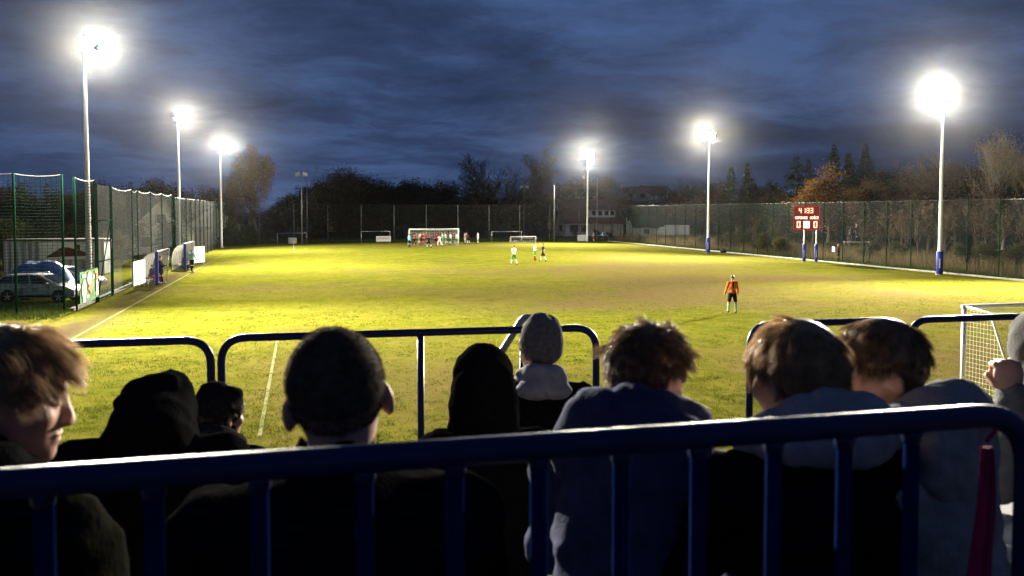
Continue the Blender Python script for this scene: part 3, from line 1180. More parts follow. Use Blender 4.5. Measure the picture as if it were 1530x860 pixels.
circ = lambda u, z, a, b, k=14: [(u + a * math.cos(2 * math.pi * i / k), z + b * math.sin(2 * math.pi * i / k)) for i in range(k)]
bshape('round_emblem', circ(.72, .98, .55, .55), 'banner_pink')
bshape('emblem_foot', [(.35, .35), (.95, .35), (.9, .62), (.4, .62)], 'white', .051)
bshape('crest', circ(1.95, 1.5, .48, .36), 'banner_pink')
bshape('orange_figure', [(1.6, .95), (2.0, .8), (2.15, .62), (2.3, .85), (2.75, 1.15), (2.6, 1.3), (2.0, 1.2)], 'banner_orange')
bshape('printed_bottle', [(3.45, .45), (3.95, .45), (3.95, 1.1), (3.85, 1.3), (3.6, 1.3), (3.45, 1.1)], 'white')
bshape('bottle_top', circ(3.72, 1.5, .26, .22), 'banner_orange')
bshape('lime_header', [(.3, 1.62), (1.2, 1.62), (1.2, 1.78), (.3, 1.78)], 'white')
bshape('lime_strip', [(2.6, 1.45), (3.0, 1.45), (3.0, 1.6), (2.6, 1.6)], 'white')
bshape('lime_patch', [(3.1, 1.7), (3.9, 1.7), (3.9, 1.86), (3.1, 1.86)], 'banner_lime')
bshape('footer_mark', [(1.35, .5), (1.8, .5), (1.8, .66), (1.35, .66)], 'white')
bshape('footer_strip', [(2.75, .52), (3.2, .52), (3.2, .7), (2.75, .7)], 'banner_lime')

# plastered base wall strip along the left fence
m = MB()
m.box((-11.25, 58.0, .06), (.2, 21, .2), bev=.02)
tag(m.build('fence_plinth', MATS['concrete']), kind='structure')


# ------------------------------------------------------------------ cars
def car(loc, rz, body, label, roofbars=True):
    r = thing('parked_car', loc, label, 'car')
    r.rotation_euler = (0, 0, rz)
    W = 1.78
    low = [(-2.25, .42), (-2.28, .75), (-2.2, .98), (-1.95, 1.02), (.75, 1.0), (1.55, .93), (2.05, .80), (2.26, .62), (2.26, .40), (2.1, .28), (-2.1, .28)]
    vs, fs = [], []
    ys = [(-W / 2, .94, -.02), (-W / 2 - .01, 1, 0), (-W / 2 + .12, 1, .03), (W / 2 - .12, 1, .03), (W / 2 + .01, 1, 0), (W / 2, .94, -.02)]
    ns = len(low)
    for (y, s, dz) in [(-W / 2 + .05, .97, 0), (-W / 2, 1, 0), (W / 2, 1, 0), (W / 2 - .05, .97, 0)]:
        for x, z in low:
            vs.append((x * s, y, .6 + (z - .6) * s))
    for k in range(3):
        for i in range(ns):
            j = (i + 1) % ns
            fs.append((k * ns + i, k * ns + j, (k + 1) * ns + j, (k + 1) * ns + i))
    fs += [tuple(range(ns)), tuple(reversed(range(3 * ns, 4 * ns)))]
    m = MB()
    m.add(vs, fs)
    bd = m.build('body', body, r)
    bv = bd.modifiers.new('bevel', 'BEVEL')
    bv.width = .05
    bv.segments = 3
    bv.limit_method = 'ANGLE'
    bd.data.polygons.foreach_set('use_smooth', [True] * len(bd.data.polygons))
    # cabin
    cab = [(-2.12, 1.0), (-1.82, 1.42), (-1.5, 1.53), (-.3, 1.57), (.35, 1.50), (1.35, .99)]
    m = MB()
    a = [(x, -W / 2 + .06 + max(0, z - 1.0) * .28, z) for x, z in cab]
    b = [(x, W / 2 - .06 - max(0, z - 1.0) * .28, z) for x, z in cab]
    k = len(cab)
    m.add(a + b, [tuple(range(k)), tuple(reversed(range(k, 2 * k)))] + [(i, i + k, i + 1 + k, i + 1) for i in range(k - 1)])
    cb = m.build('cabin', body, r)
    bv = cb.modifiers.new('bevel', 'BEVEL')
    bv.width = .05
    bv.segments = 3
    cb.data.polygons.foreach_set('use_smooth', [True] * len(cb.data.polygons))
    for sd in (-1, 1):
        yy = lambda z: sd * (W / 2 - .045 - max(0, z - 1.0) * .28)
        for nm, pts in (('side_window', [(-1.98, 1.06), (-1.72, 1.40), (-1.2, 1.45), (-1.15, 1.06)]),
                        ('side_window', [(-1.08, 1.06), (-1.12, 1.45), (-.32, 1.49), (-.22, 1.06)]),
                        ('side_window', [(-.12, 1.06), (-.22, 1.49), (.3, 1.44), (1.02, 1.06)])):
            m = MB()
            m.prism([(x, yy(z), z) for x, z in pts], (0, sd * .02, 0))
            m.build(nm, MATS['car_glass'], r)
        m = MB()
        m.box((.82, sd * (W / 2 + .08), 1.06), (.14, .2, .13), 0, .03)
        m.build('wing_mirror', body, r)
        m = MB()
        m.box((-1.2, sd * (W / 2 + .012), .86), (.16, .03, .03), 0, .01)
        m.box((-.2, sd * (W / 2 + .012), .86), (.16, .03, .03), 0, .01)
        m.build('door_handle', MATS['dark_metal'], r)
        m = MB()
        m.box((0, sd * (W / 2 + .006), .36), (2.0, .02, .12))
        m.build('sill', MATS['black'], r)
        m = MB()
        m.box((-2.18, sd * .72, .86), (.12, .26, .18), 0, .03)
        m.build('tail_light', MATS['lamp_red'], r)
        m = MB()
        m.box((2.12, sd * .66, .68), (.2, .34, .13), 0, .03)
        m.build('headlight', MATS['alloy'], r)
        if roofbars:
            m = MB()
            m.path([(-1.45, sd * .62, 1.53), (-1.4, sd * .62, 1.60), (.1, sd * .62, 1.62), (.2, sd * .62, 1.54)], .02, 6)
            m.build('roof_rail', MATS['galv'], r)
        for x in (-1.38, 1.42):
            m = MB()
            m.lathe((x, sd * (W / 2 - .2), .33), (0, sd, 0), [(0, .2), (.0, .3), (.03, .33), (.2, .33), (.225, .30), (.225, .23)], 20)
            ty = m.build('tyre', MATS['rubber'], r, True)
            m = MB()
            m.lathe((x, sd * (W / 2 - .06), .33), (0, sd, 0), [(0, .22), (.06, .225), (.075, .20), (.05, .195)], 20)
            for q in range(5):
                an = 2 * math.pi * q / 5 + .3
                c_, s_ = math.cos(an), math.sin(an)
                ctr = np.array([x, sd * (W / 2 + .02), .33])
                m.prism([ctr + np.array([c_ * a_ - s_ * b_, 0, s_ * a_ + c_ * b_]) for a_, b_ in ((.02, -.035), (.2, -.03), (.2, .03), (.02, .035))], (0, -sd * .03, 0))
            m.build('rim', MATS['alloy'], ty)
            m = MB()
            m.lathe((x, sd * (W / 2 - .01), .33), (0, sd, 0), [(0, .40), (.025, .40), (.026, .345)], 20)
            m.build('wheel_arch', MATS['black'], r)
    m = MB()
    m.prism([(-2.10, -.62, 1.06), (-2.10, .62, 1.06), (-1.86, .56, 1.38), (-1.86, -.56, 1.38)], (-.03, 0, .02))
    m.build('rear_window', MATS['car_glass'], r)
    m = MB()
    m.prism([(1.27, -.68, 1.05), (1.27, .68, 1.05), (.43, .56, 1.46), (.43, -.56, 1.46)], (.03, 0, .03))
    m.build('windscreen', MATS['car_glass'], r)
    return r


car((-14.15, 53.3, 0), math.radians(-13), MATS['car_silver'], 'silver estate car parked behind the netting fence on the left')
car((-14.6, 60.2, 0), math.radians(-13), MATS['car_white'], 'white car half hidden behind the green banner', False)
# dark car to the left
car((-20.6, 60.5, 0), math.radians(-13), MATS['k_coat'], 'dark car parked behind the silver estate car', False)

# container shed with a builder's sign, blue tarpaulin heap
r = thing('corrugated_shed', (-18.6, 75, 0), 'grey corrugated container with a white roof sign behind the cars', 'container')
X0, X1, CY = -22.2, -15.1, 74.0
m = on(r)
k = 60
pts = []
for i in range(k + 1):
    x = X0 + (X1 - X0) * i / k
    pts.append((x, CY + (.05 if (i // 2) % 2 else 0.0)))
vs = [(x, y, .1) for x, y in pts] + [(x, y, 2.75) for x, y in pts]
m.add(vs, [(i, i + 1, k + 2 + i, k + 1 + i) for i in range(k)])
m.build('front_panel', MATS['corrugated'], r)
m = on(r)
m.box(((X0 + X1) / 2, CY + 1.4, 1.35), (X1 - X0, 2.6, 2.5))
m.build('side_body', MATS['corrugated'], r)
m = on(r)
m.box(((X0 + X1) / 2, CY + 1.3, 2.82), (X1 - X0 + .2, 2.9, .1), bev=.02)
m.build('roof', MATS['roof_dark'], r)
m = on(r)
m.box((-17.6, CY - .05, 1.95), (4.2, .04, 1.35))
sg = m.build('sign_board', MATS['white'], r)
m = on(r)
m.prism([(x, CY - .075, z) for x, z in ((-19.3, 1.45), (-18.1, 2.25), (-17.6, 2.22), (-15.9, 1.68), (-15.75, 1.6), (-17.4, 1.52))], (0, -.01, 0))
m.build('painted_roof', MATS['sign_roof'], sg)
m = on(r)
m.prism([(x, CY - .075, z) for x, z in ((-17.1, 2.1), (-17.1, 2.42), (-16.8, 2.42), (-16.8, 1.98))], (0, -.012, 0))
m.build('painted_chimney', MATS['sign_roof'], sg)

tx, ty_ = np.meshgrid(np.linspace(-17.0, -13.0, 40), np.linspace(55.3, 57.6, 30), indexing='ij')
ee = np.clip(1 - ((tx + 15.0) / 2.0) ** 4, 0, 1) * np.clip(1 - ((ty_ - 56.45) / 1.15) ** 4, 0, 1)
tz = ee * (1.95 + .5 * (fbm(tx * 1.3, ty_ * 1.3) - .5)) + .05
v = np.stack([tx + 15, ty_ - 56.45, tz], -1).reshape(-1, 3)
i, j = np.meshgrid(np.arange(39), np.arange(29), indexing='ij')
a = (i * 30 + j).ravel()
o = np_mesh('tarpaulin_heap', v, np.stack([a, a + 30, a + 31, a + 1], -1), MATS['tarp'], smooth=True)
o.location = (-15, 56.45, 0)
tag(o, 'heap covered with a blue tarpaulin behind the silver car', 'tarpaulin')


# ------------------------------------------------------------------ houses
def house(loc, rz, w, d, h, rh, wall, roof, label, wins=(), extra=None, over=.35):
    """ridge runs along local x; gable ends at +-x"""
    r = thing('house', loc, label, 'house')
    r.rotation_euler = (0, 0, rz)
    m = MB()
    x, y = w / 2, d / 2
    m.add([(-x, -y, -1), (x, -y, -1), (x, y, -1), (-x, y, -1), (-x, -y, h), (x, -y, h), (x, y, h), (-x, y, h), (-x, 0, h + rh), (x, 0, h + rh)],
          [(0, 1, 5, 4), (2, 3, 7, 6), (1, 2, 6, 9, 5), (3, 0, 4, 8, 7)])
    m.build('wall', MATS[wall], r)
    m = MB()
    for s in (-1, 1):
        e0 = np.array([-x - over, s * (y + over), h - over * rh / y + .02])
        e1 = np.array([x + over, s * (y + over), h - over * rh / y + .02])
        m.prism([e0, e1, (x + over, 0, h + rh + .02), (-x - over, 0, h + rh + .02)], (0, 0, .16))
    rf = m.build('roof', MATS[roof], r)
    m = MB()
    m.box((x * .3, .15, h + rh + .2), (.6, .5, 1.1))
    m.build('chimney', MATS['roof_red'], rf)
    for (side, u, z, ww, hh) in wins:
        m = MB()
        if side == 'f':
            c, s_, sf = (u, -y - .03, z), (ww, .06, hh), (ww + .2, .05, hh + .2)
        else:
            q = -1 if side == 'l' else 1
            c, s_, sf = (q * (x + .03), u, z), (.06, ww, hh), (.05, ww + .2, hh + .2)
        m.box(c, sf)
        wf = m.build('window', MATS['timber' if roof == 'roof_red' else 'white'], r)
        m = MB()
        m.box(np.array(c) + ((0, -.025, 0) if side == 'f' else (-.025 if side == 'l' else .025, 0, 0)), s_)
        m.build('pane', MATS['window_glass'], wf)
    if extra:
        extra(r)
    return r


def porch(r):
    m = MB()
    m.box((1.2, -5.0, 4.6), (5.6, 1.6, 1.5))
    d_ = m.build('dormer', MATS['render_white'], r)
    m = MB()
    m.prism([(-1.8, -6.2, 5.3), (4.2, -6.2, 5.3), (4.2, -3.2, 6.2), (-1.8, -3.2, 6.2)], (0, 0, .15))
    m.build('dormer_roof', MATS['roof_red'], d_)
    for u in (-.8, .6, 2.0, 3.3):
        m = MB()
        m.box((u, -5.83, 4.7), (.8, .05, .9))
        m.build('window', MATS['window_glass'], d_)
    m = MB()
    m.prism([(-1.5, -7.4, 2.5), (4.8, -7.4, 2.5), (4.8, -4.9, 3.5), (-1.5, -4.9, 3.5)], (0, 0, .15))
    pr = m.build('porch_roof', MATS['roof_red'], r)
    for u in (-1.3, .7, 2.7, 4.6):
        m = MB()
        m.box((u, -7.2, 1.2), (.14, .14, 2.6))
        m.build('porch_post', MATS['timber'], pr)
    m = MB()
    m.add([(6.8, -5.2, -1), (11, -5.2, -1), (11, 2, -1), (6.8, 2, -1), (6.8, -5.2, 3.8), (11, -5.2, 2.2), (11, 2, 2.2), (6.8, 2, 3.8)],
          [(0, 1, 5, 4), (1, 2, 6, 5), (2, 3, 7, 6)])
    ex = m.build('extension', MATS['render_white'], r)
    m = MB()
    m.prism([(6.7, -5.5, 3.95), (11.3, -5.5, 2.2), (11.3, 2.2, 2.2), (6.7, 2.2, 3.95)], (0, 0, .14))
    m.build('extension_roof', MATS['roof_dark'], ex)
    for u in (8.0, 9.4):
        m = MB()
        m.box((u, -5.23, 1.4), (.7, .05, 1.0))
        m.build('window', MATS['window_glass'], ex)


house((58.5, 175, 0), math.radians(5), 13.0, 9.0, 2.9, 4.6, 'render_white', 'roof_red', 'white house with a red brown roof behind the far right corner',
      [('l', 0, 4.6, .7, .9), ('l', -2.0, 1.5, 1.0, 1.3), ('f', -4.6, 1.6, 1.7, 1.3), ('f', -2.5, 1.6, .9, 1.3)], porch)
hz = float(hill(109, 268))
house((107.0, 268, hz), math.radians(-22), 9, 7, 2.2, 1.9, 'render_cream', 'roof_red', 'cream house with hipped brown roof on the hill, left of the pair', [('f', -2, 1.2, 1.4, 1.2), ('f', 2, 1.2, 1.4, 1.2)])
house((115, 272, hz), math.radians(18), 11, 8, 1.6, 2.9, 'render_white', 'roof_dark', 'white gabled house with dark roof on the hill, right of the pair', [('l', 0, 1.8, 1.0, 1.1), ('f', -3, .9, 1.2, 1)])
house((72.5, 168, 0), math.radians(-8), 13, 7, 1.9, 2.0, 'render_cream', 'roof_dark', 'low pale outbuilding with a dark roof behind the right fence', [('f', -4, 1.0, 1.2, 1.0), ('f', 4.0, 1.0, 1.4, 1.1)])
r = thing('white_van', (72.0, 160, 0), 'white box van parked before the low outbuilding', 'van')
m = on(r)
m.box((72.4, 160, 1.35), (4.6, 2.1, 2.0), math.radians(-12), .06)
m.build('box_body', MATS['car_white'], r)
m = on(r)
m.prism([(69.9, 159.6, .4), (68.3, 159.95, .4), (68.4, 159.95, 1.2), (69.1, 159.8, 2.0), (69.95, 159.6, 2.0)], (.4, 1.9, 0))
m.build('cab', MATS['car_white'], r)
for q in (-1.3, 1.5):
    m = on(r)
    m.lathe((72 + q, 158.95 - q * .2, .36), (0.2, -1, 0), [(0, .2), (0, .36), (.2, .36), (.2, .2)], 14)
    m.build('wheel', MATS['rubber'], r)
house((at_y(238, 340, 114)[0], 114, 0), math.radians(101), 11, 7.2, 2.7, 3.7, 'render_cream', 'roof_dark', 'pale gabled house behind two spruces past the left fence',
      [('l', -1.8, 1.5, 1.1, 1.2), ('l', 1.8, 1.5, 1.1, 1.2), ('l', 0, 4.2, .9, 1.0)])
house((at_y(318, 340, 146)[0], 146, 0), math.radians(97), 12, 7.6, 3.0, 2.8, 'render_cream', 'timber', 'cream gabled house behind the fence in the far left corner',
      [('l', -2, 1.9, 1.2, 1.2), ('l', 2, 1.9, 1.2, 1.2)])
r = thing('garden_shed', (-13.8, 127, 0), 'dark timber shed behind the far left mast', 'shed')
m = on(r)
m.box((-13.9, 127, 1.2), (2.6, 4, 2.4))
m.build('wall', MATS['timber'], r)
m = on(r)
m.prism([(-15.4, 124.7, 2.4), (-12.3, 124.7, 2.4), (-12.3, 129.3, 2.75), (-15.4, 129.3, 2.75)], (0, 0, .1))
m.build('roof', MATS['roof_dark'], r)
hz2 = 0
house((10.5, 178, .3), 0, 15, 9, 3.6, 3.2, 'roof_dark', 'roof_dark', 'dark house with one lit window behind the far netting', [('f', -4.4, 1.7, 1.3, 1.6)])
# ------------------------------------------------------------------ trees
def rot_about(v, ax, a):
    ax = norm(ax)
    return v * math.cos(a) + np.cross(ax, v) * math.sin(a) + ax * np.dot(ax, v) * (1 - math.cos(a))


def grow(rs, h, trunk_frac, spread, levels, r0, up=.25, kids=(4, 6), first=0.35, lr=.62):
    segs, tips = [], []

    def br(p, d, L, r, lev):
        k = 5 if lev == 0 else 4 if lev < 3 else 3
        pts, rad = [p.copy()], [r]
        q, dd = p.copy(), d.copy()
        for i in range(k):
            wob = .10 if lev == 0 else .22
            dd = norm(dd + rs.randn(3) * wob + np.array([0, 0, up * (.5 if lev else .2)]))
            q = q + dd * L / k
            pts.append(q.copy())
            rad.append(r * (1 - .75 * (i + 1) / k) + .004)
        segs.append((pts, rad, lev))
        if lev >= levels:
            tips.extend([(a, dd, lev) for a in pts[1:]])
            return
        nk = rs.randint(kids[0], kids[1] + 1) + (3 if lev == 0 else 0)
        for c in range(nk):
            t = (first if lev == 0 else .25) + (1 - (first if lev == 0 else .25)) * (c + rs.rand() * .8) / nk
            t = min(t, .98)
            ii = t * k
            i0 = min(int(ii), k - 1)
            pp = pts[i0] + (pts[i0 + 1] - pts[i0]) * (ii - i0)
            ax = norm(pts[i0 + 1] - pts[i0])
            perp = norm(np.cross(ax, rs.randn(3)))
            ang = spread * (.7 + .6 * rs.rand())
            nd_ = norm(rot_about(ax, perp, ang))
            LL = L * lr * (.7 + .5 * rs.rand()) * (1.15 - .45 * t if lev == 0 else 1)
            br(pp, nd_, LL, max(r * .5 * (1.1 - .5 * t), .010), lev + 1)
        tips.append((pts[-1], dd, lev))

    br(np.array([0., 0, -.1]), np.array([0, 0, 1.]), h * trunk_frac, r0, 0)
    return segs, tips


def leaf_quads(rs, tips, n, size, jit, drop=0.0):
    idx = rs.randint(0, len(tips), n)
    base = np.array([tips[i][0] for i in idx]) + rs.randn(n, 3) * jit
    base[:, 2] -= rs.rand(n) * drop
    a = rs.randn(n, 3)
    a /= np.linalg.norm(a, axis=1)[:, None]
    b = np.cross(a, rs.randn(n, 3))
    b /= np.linalg.norm(b, axis=1)[:, None]
    s = size * (.5 + rs.rand(n))[:, None]
    v = np.stack([base - a * s, base - b * s * .6, base + a * s, base + b * s * .6], 1).reshape(-1, 3)
    return v, np.arange(4 * n).reshape(-1, 4)


def tree_proto(name, seed, h, trunk_frac, spread, levels, r0, leafmat, nleaf, lsize, jit, barkm='bark', up=.25, kids=(4, 6), first=.35, tw=99, drop=0.0, lr=.62, rmin=.008):
    rs = np.random.RandomState(seed)
    segs, tips = grow(rs, h, trunk_frac, spread, levels, r0, up, kids, first, lr)
    zmax = max(t[0][2] for t in tips)
    sc = h / zmax
    r = thing(name, (0, 0, 0))
    m = MB()
    m2 = MB()
    for pts, rad, lev in segs:
        (m if lev <= 1 else m2).path([p * sc for p in pts], [max(q, rmin) for q in rad], 7 if lev == 0 else 4 if lev < 3 else 3, False)
    m.build('trunk', MATS[barkm], r, True)
    cr = m2.build('crown_branches' if nleaf else 'crown', MATS[barkm], r)
    if nleaf:
        v, q = leaf_quads(rs, [(t[0] * sc, t[1], t[2]) for t in tips], nleaf, lsize, jit, drop)
        np_mesh('crown', v, q, MATS[leafmat], r)
    return r


def conifer_proto(name, seed, h, w, needm, dens=1.0, open_=0.0):
    rs = np.random.RandomState(seed)
    r = thing(name, (0, 0, 0))
    m = MB()
    m.path([(0, 0, -.1), (.03, 0, h * .5), (0, 0, h)], [h * .014 + .05, h * .009, .015], 7)
    V, Q = [], []
    z = h * .06
    while z < h * .985:
        f = 1 - (z / h)
        L0 = w * 1.15 * (f ** .95) * (.75 + .5 * rs.rand()) + .02
        nb = int((5 + 4 * f) * dens) + 2
        for b in range(nb):
            if rs.rand() < open_: continue
            a = rs.rand() * 2 * math.pi
            L = L0 * (.6 + .55 * rs.rand())
            d = np.array([math.cos(a), math.sin(a), 0])
            e = np.array([-d[1], d[0], 0])
            droop = .25 + .35 * rs.rand()
            k = max(2, int(L / .35))
            if L > 1.2:
                m.path([(0, 0, z), tuple(d * L * .8 + np.array([0, 0, z - droop * L * .55]))], [.03, .008], 3, False)
            for s in range(k):
                t = (s + .5) / k
                c = np.array([0, 0, z]) + d * L * t + np.array([0, 0, -droop * L * t ** 1.3 + .08 * L * t * t])
                for g_ in range(3):
                    c2 = c + rs.randn(3) * np.array([.12, .12, .09]) * min(1, .2 + 2.5 * f)
                    la = norm(d * .6 + e * (rs.rand() * 2.4 - 1.2) + np.array([0, 0, -.35 - .3 * rs.rand()]))
                    lw = norm(np.cross(la, rs.randn(3)))
                    ll = (.26 + .22 * rs.rand()) * min(1, .35 + 2.2 * f) + .08 * L * (1 - t)
                    i0 = len(V)
                    V += [c2 - lw * .05, c2 + la * ll * .5 - lw * .10, c2 + la * ll, c2 + la * ll * .5 + lw * .10]
                    Q.append((i0, i0 + 1, i0 + 2, i0 + 3))
        z += (.30 + .25 * rs.rand()) * (.55 + .5 * f) * h / 14
    m.build('trunk', MATS['bark'], r, True)
    np_mesh('crown', np.array(V), np.array(Q), MATS[needm], r)
    return r


USED = set()


def plant(proto, x, y, s, label, group=None, rz=None, cat='tree', sx=1.0, z=None):
    rr = random.Random(int(x * 131 + y * 17))
    o = proto if proto.name not in USED else copy_tree(proto)
    USED.add(proto.name)
    if o is not proto:
        o.name = proto.name.split('.')[0]
    o.location = (x, y, float(hill(x, y)) - .05 if z is None else z)
    o.scale = (s * sx, s * sx, s)
    o.rotation_euler = (0, 0, rr.random() * 6.28 if rz is None else rz)
    if 'group' in o: del o['group']
    return tag(o, label, cat, group)


random.seed(3)
T_round = tree_proto('broadleaf_tree', 21, 10, .62, .75, 3, .24, 'leaf_rust', 17000, .095, .30, up=.22)
T_brown = tree_proto('broadleaf_tree', 34, 11, .6, .8, 3, .26, 'leaf_brown', 15000, .105, .38, up=.2)
T_dark = tree_proto('broadleaf_tree', 47, 11, .55, .85, 3, .28, 'leaf_dark', 19000, .12, .42, up=.18)
T_dark2 = tree_proto('broadleaf_tree', 52, 11, .6, .7, 3, .26, 'leaf_dark', 17000, .12, .46, up=.25)
T_bare = tree_proto('bare_tree', 64, 14, .48, .62, 4, .30, None, 0, 0, 0, up=.22, kids=(4, 6), first=.22, rmin=.026)
T_bare2 = tree_proto('bare_tree', 77, 12, .55, .65, 4, .26, 'leaf_brown', 2500, .075, .2, up=.2, kids=(4, 5), first=.25, rmin=.02)
T_poplar = tree_proto('poplar_tree', 85, 16, .68, .55, 3, .42, 'leaf_rust', 20000, .10, .36, up=.16, kids=(5, 6), first=.3, drop=.9, lr=.5)
T_birch = tree_proto('birch_tree', 91, 14, .75, .42, 3, .20, 'leaf_yellow', 6500, .075, .34, 'bark_pale', up=.30, kids=(5, 6), first=.4, drop=.5)
T_shrub = tree_proto('bushy_shrub', 12, 3.6, .6, .8, 3, .08, 'leaf_olive', 6000, .075, .22, up=.2, first=.1)
T_thin = tree_proto('bare_sapling', 17, 9, .7, .45, 3, .10, 'leaf_brown', 350, .10, .2, up=.3, kids=(4, 5), first=.2)
C_a = conifer_proto('spruce_tree', 5, 15, 3.3, 'needle')
C_b = conifer_proto('spruce_tree', 8, 13, 2.4, 'needle')
C_c = conifer_proto('pine_tree', 15, 13, 3.6, 'needle', .8, .25)
C_d = conifer_proto('young_fir', 19, 6.5, 2.6, 'needle_fir')


def put(proto, px, ptop, Y, label, group=None, wid=1.0, base_h=None):
    """stand a tree where its top shows at pixel (px, ptop) at depth Y"""
    p = at_y(px, ptop, Y)
    z0 = float(hill(p[0], Y))
    H0 = HT[proto.name]
    s = (p[2] - z0) / H0
    return plant(proto, p[0], Y, s, label, group, sx=wid)


HT = {}
for pr in (T_round, T_brown, T_dark, T_dark2, T_bare, T_bare2, T_poplar, T_birch, T_shrub, T_thin, C_a, C_b, C_c, C_d):
    zz = 0
    for ch in pr.children:
        cc = np.empty(len(ch.data.vertices) * 3, np.float32)
        ch.data.vertices.foreach_get('co', cc)
        zz = max(zz, np.percentile(cc.reshape(-1, 3)[:, 2], 99.7))
    HT[pr.name] = float(zz)

# left side
put(T_poplar, 385, 218, 146, 'tall tree with rust brown leaves behind the far left corner', wid=1.0)
put(T_poplar, 352, 262, 152, 'smaller rust brown tree just left of the tall one', wid=1.05)
put(C_b, 245, 318, 103, 'dark spruce in front of the white gabled house, left one', wid=1.9)
put(C_b, 262, 306, 105, 'dark spruce in front of the white gabled house, right one', wid=1.9)
put(C_d, 345, 316, 134, 'dark fir hugging the fence in the far left corner, left one', wid=1.1)
put(C_d, 370, 322, 137, 'dark fir hugging the fence in the far left corner, right one', wid=1.2)
for k, (px, pt, Y, pr) in enumerate(((195, 270, 120, C_c), (232, 268, 150, T_dark), (178, 274, 128, T_dark2), (20, 275, 100, T_dark), (70, 272, 105, C_c), (110, 278, 98, T_dark2),
                                     (-20, 282, 95, T_dark), (150, 285, 92, T_dark), (215, 276, 134, C_a), (290, 290, 150, T_dark2), (315, 279, 170, T_dark))):
    put(pr, px, pt, Y, 'dark tree in the row beyond the left fence', 'dark trees beyond the left fence', wid=1.35)
for k, (px, pt, Y) in enumerate(((40, 330, 82), (90, 335, 84), (130, 338, 88), (180, 330, 90), (5, 325, 80), (160, 345, 80))):
    put(T_shrub, px, pt, Y, 'dark shrub behind the cars on the left', 'shrubs behind the cars', wid=1.2)
# far end, from left to right
far = [(420, 300, 175, T_dark), (440, 285, 190, T_dark2), (465, 282, 180, T_dark), (488, 272, 185, T_dark2), (515, 250, 172, T_brown), (540, 262, 178, T_dark),
       (560, 270, 182, T_dark2), (590, 290, 175, T_dark), (612, 268, 185, T_dark), (640, 272, 180, T_dark2), (600, 278, 190, T_dark), (660, 300, 175, T_dark),
       (678, 268, 190, C_c), (700, 282, 180, T_dark2), (720, 288, 178, T_dark), (775, 285, 178, T_dark2), (800, 290, 175, T_dark), (815, 280, 190, T_brown),
       (500, 290, 168, T_dark), (570, 295, 168, T_dark2), (635, 298, 167, T_dark), (740, 297, 168, T_dark), (690, 300, 166, T_dark2), (790, 300, 166, T_dark), (540, 285, 195, C_a),
       (455, 300, 166, T_dark2), (415, 318, 160, T_dark)]
for px, pt, Y, pr in far:
    put(pr, px, pt, Y, 'dark tree in the mass behind the far goal', 'dark trees behind the far goal', wid=1.45)
put(T_bare, 738, 224, 172, 'large bare tree above the far netting, left of the pair', wid=1.25)
put(T_bare, 772, 230, 178, 'large bare tree above the far netting, right of the pair', wid=1.15)
mid = [(838, 272, 195, T_bare2), (862, 266, 190, T_brown), (895, 262, 192, T_brown), (915, 270, 195, T_bare2), (925, 288, 185, T_brown), (880, 278, 188, T_dark), (850, 285, 187, T_dark)]
for px, pt, Y, pr in mid:
    put(pr, px, pt, Y, 'brown tree behind the red roofed house', 'brown trees behind the red roofed house', wid=1.3)
for px, pt, Y, pr in [(940, 297, 225, T_dark), (955, 302, 215, T_brown), (975, 300, 210, T_dark2), (995, 296, 205, T_brown), (1012, 284, 200, T_dark), (1032, 276, 190, T_brown), (1050, 268, 185, T_bare2),
                      (1000, 288, 250, T_dark), (935, 305, 200, T_dark), (965, 308, 195, T_dark2), (1020, 300, 180, T_brown), (985, 312, 190, T_dark), (1045, 300, 170, T_dark2), (1070, 292, 165, T_brown)]:
    put(pr, px, pt, Y, 'brownish tree on the slope below the hill houses', 'trees on the slope below the hill houses', wid=1.35)
# right side, behind the fence
put(C_b, 1093, 247, 128, 'pointed spruce left of the scoreboard, left of two', wid=1.5)
put(C_b, 1117, 240, 132, 'pointed spruce left of the scoreboard, right of two', wid=1.5)
put(C_c, 1190, 232, 112, 'broad dark pine behind the scoreboard', wid=1.7)
put(C_c, 1208, 236, 118, 'dark pine just right of the broad one', wid=1.5)
put(C_a, 1246, 212, 112, 'tall spruce right of the scoreboard, left of two', wid=1.35)
put(C_b, 1268, 226, 116, 'slim spruce between the two tall ones', wid=1.6)
put(C_a, 1293, 211, 116, 'tall spruce right of the scoreboard, right of two', wid=1.4)
put(T_round, 1240, 250, 92, 'round rust leaved tree behind the scoreboard', wid=1.25)
put(T_birch, 1502, 196, 84, 'tall pale stemmed birch at the right edge', wid=.95)
put(T_birch, 1540, 215, 88, 'pale stemmed birch cut by the right edge', wid=1.0)
put(T_bare2, 1390, 222, 92, 'thinly leaved tree behind the nearest right mast', wid=1.0)
put(T_bare, 1460, 232, 100, 'bare tree left of the birch', wid=1.1)
right = [(1140, 280, 140, T_dark), (1160, 285, 130, T_brown), (1075, 270, 150, T_brown), (1130, 272, 145, T_dark2), (1320, 250, 125, T_dark), (1345, 256, 118, C_b), (1365, 248, 122, T_dark2), (1330, 262, 112, C_c),
         (1420, 245, 112, T_dark), (1440, 250, 105, T_brown), (1480, 250, 98, T_dark2), (1520, 255, 95, T_dark), (1300, 268, 105, T_brown), (1270, 275, 98, T_dark2), (1180, 285, 108, T_dark), (1215, 285, 100, T_brown),
         (1400, 270, 98, T_dark2), (1560, 240, 92, T_dark), (1595, 240, 90, T_dark2), (1100, 295, 122, T_dark2), (1350, 285, 92, T_brown), (1430, 290, 88, T_brown), (1500, 280, 84, T_dark)]
for px, pt, Y, pr in right:
    put(pr, px, pt, Y, 'dark tree in the wood beyond the right fence', 'trees in the wood beyond the right fence', wid=1.3)
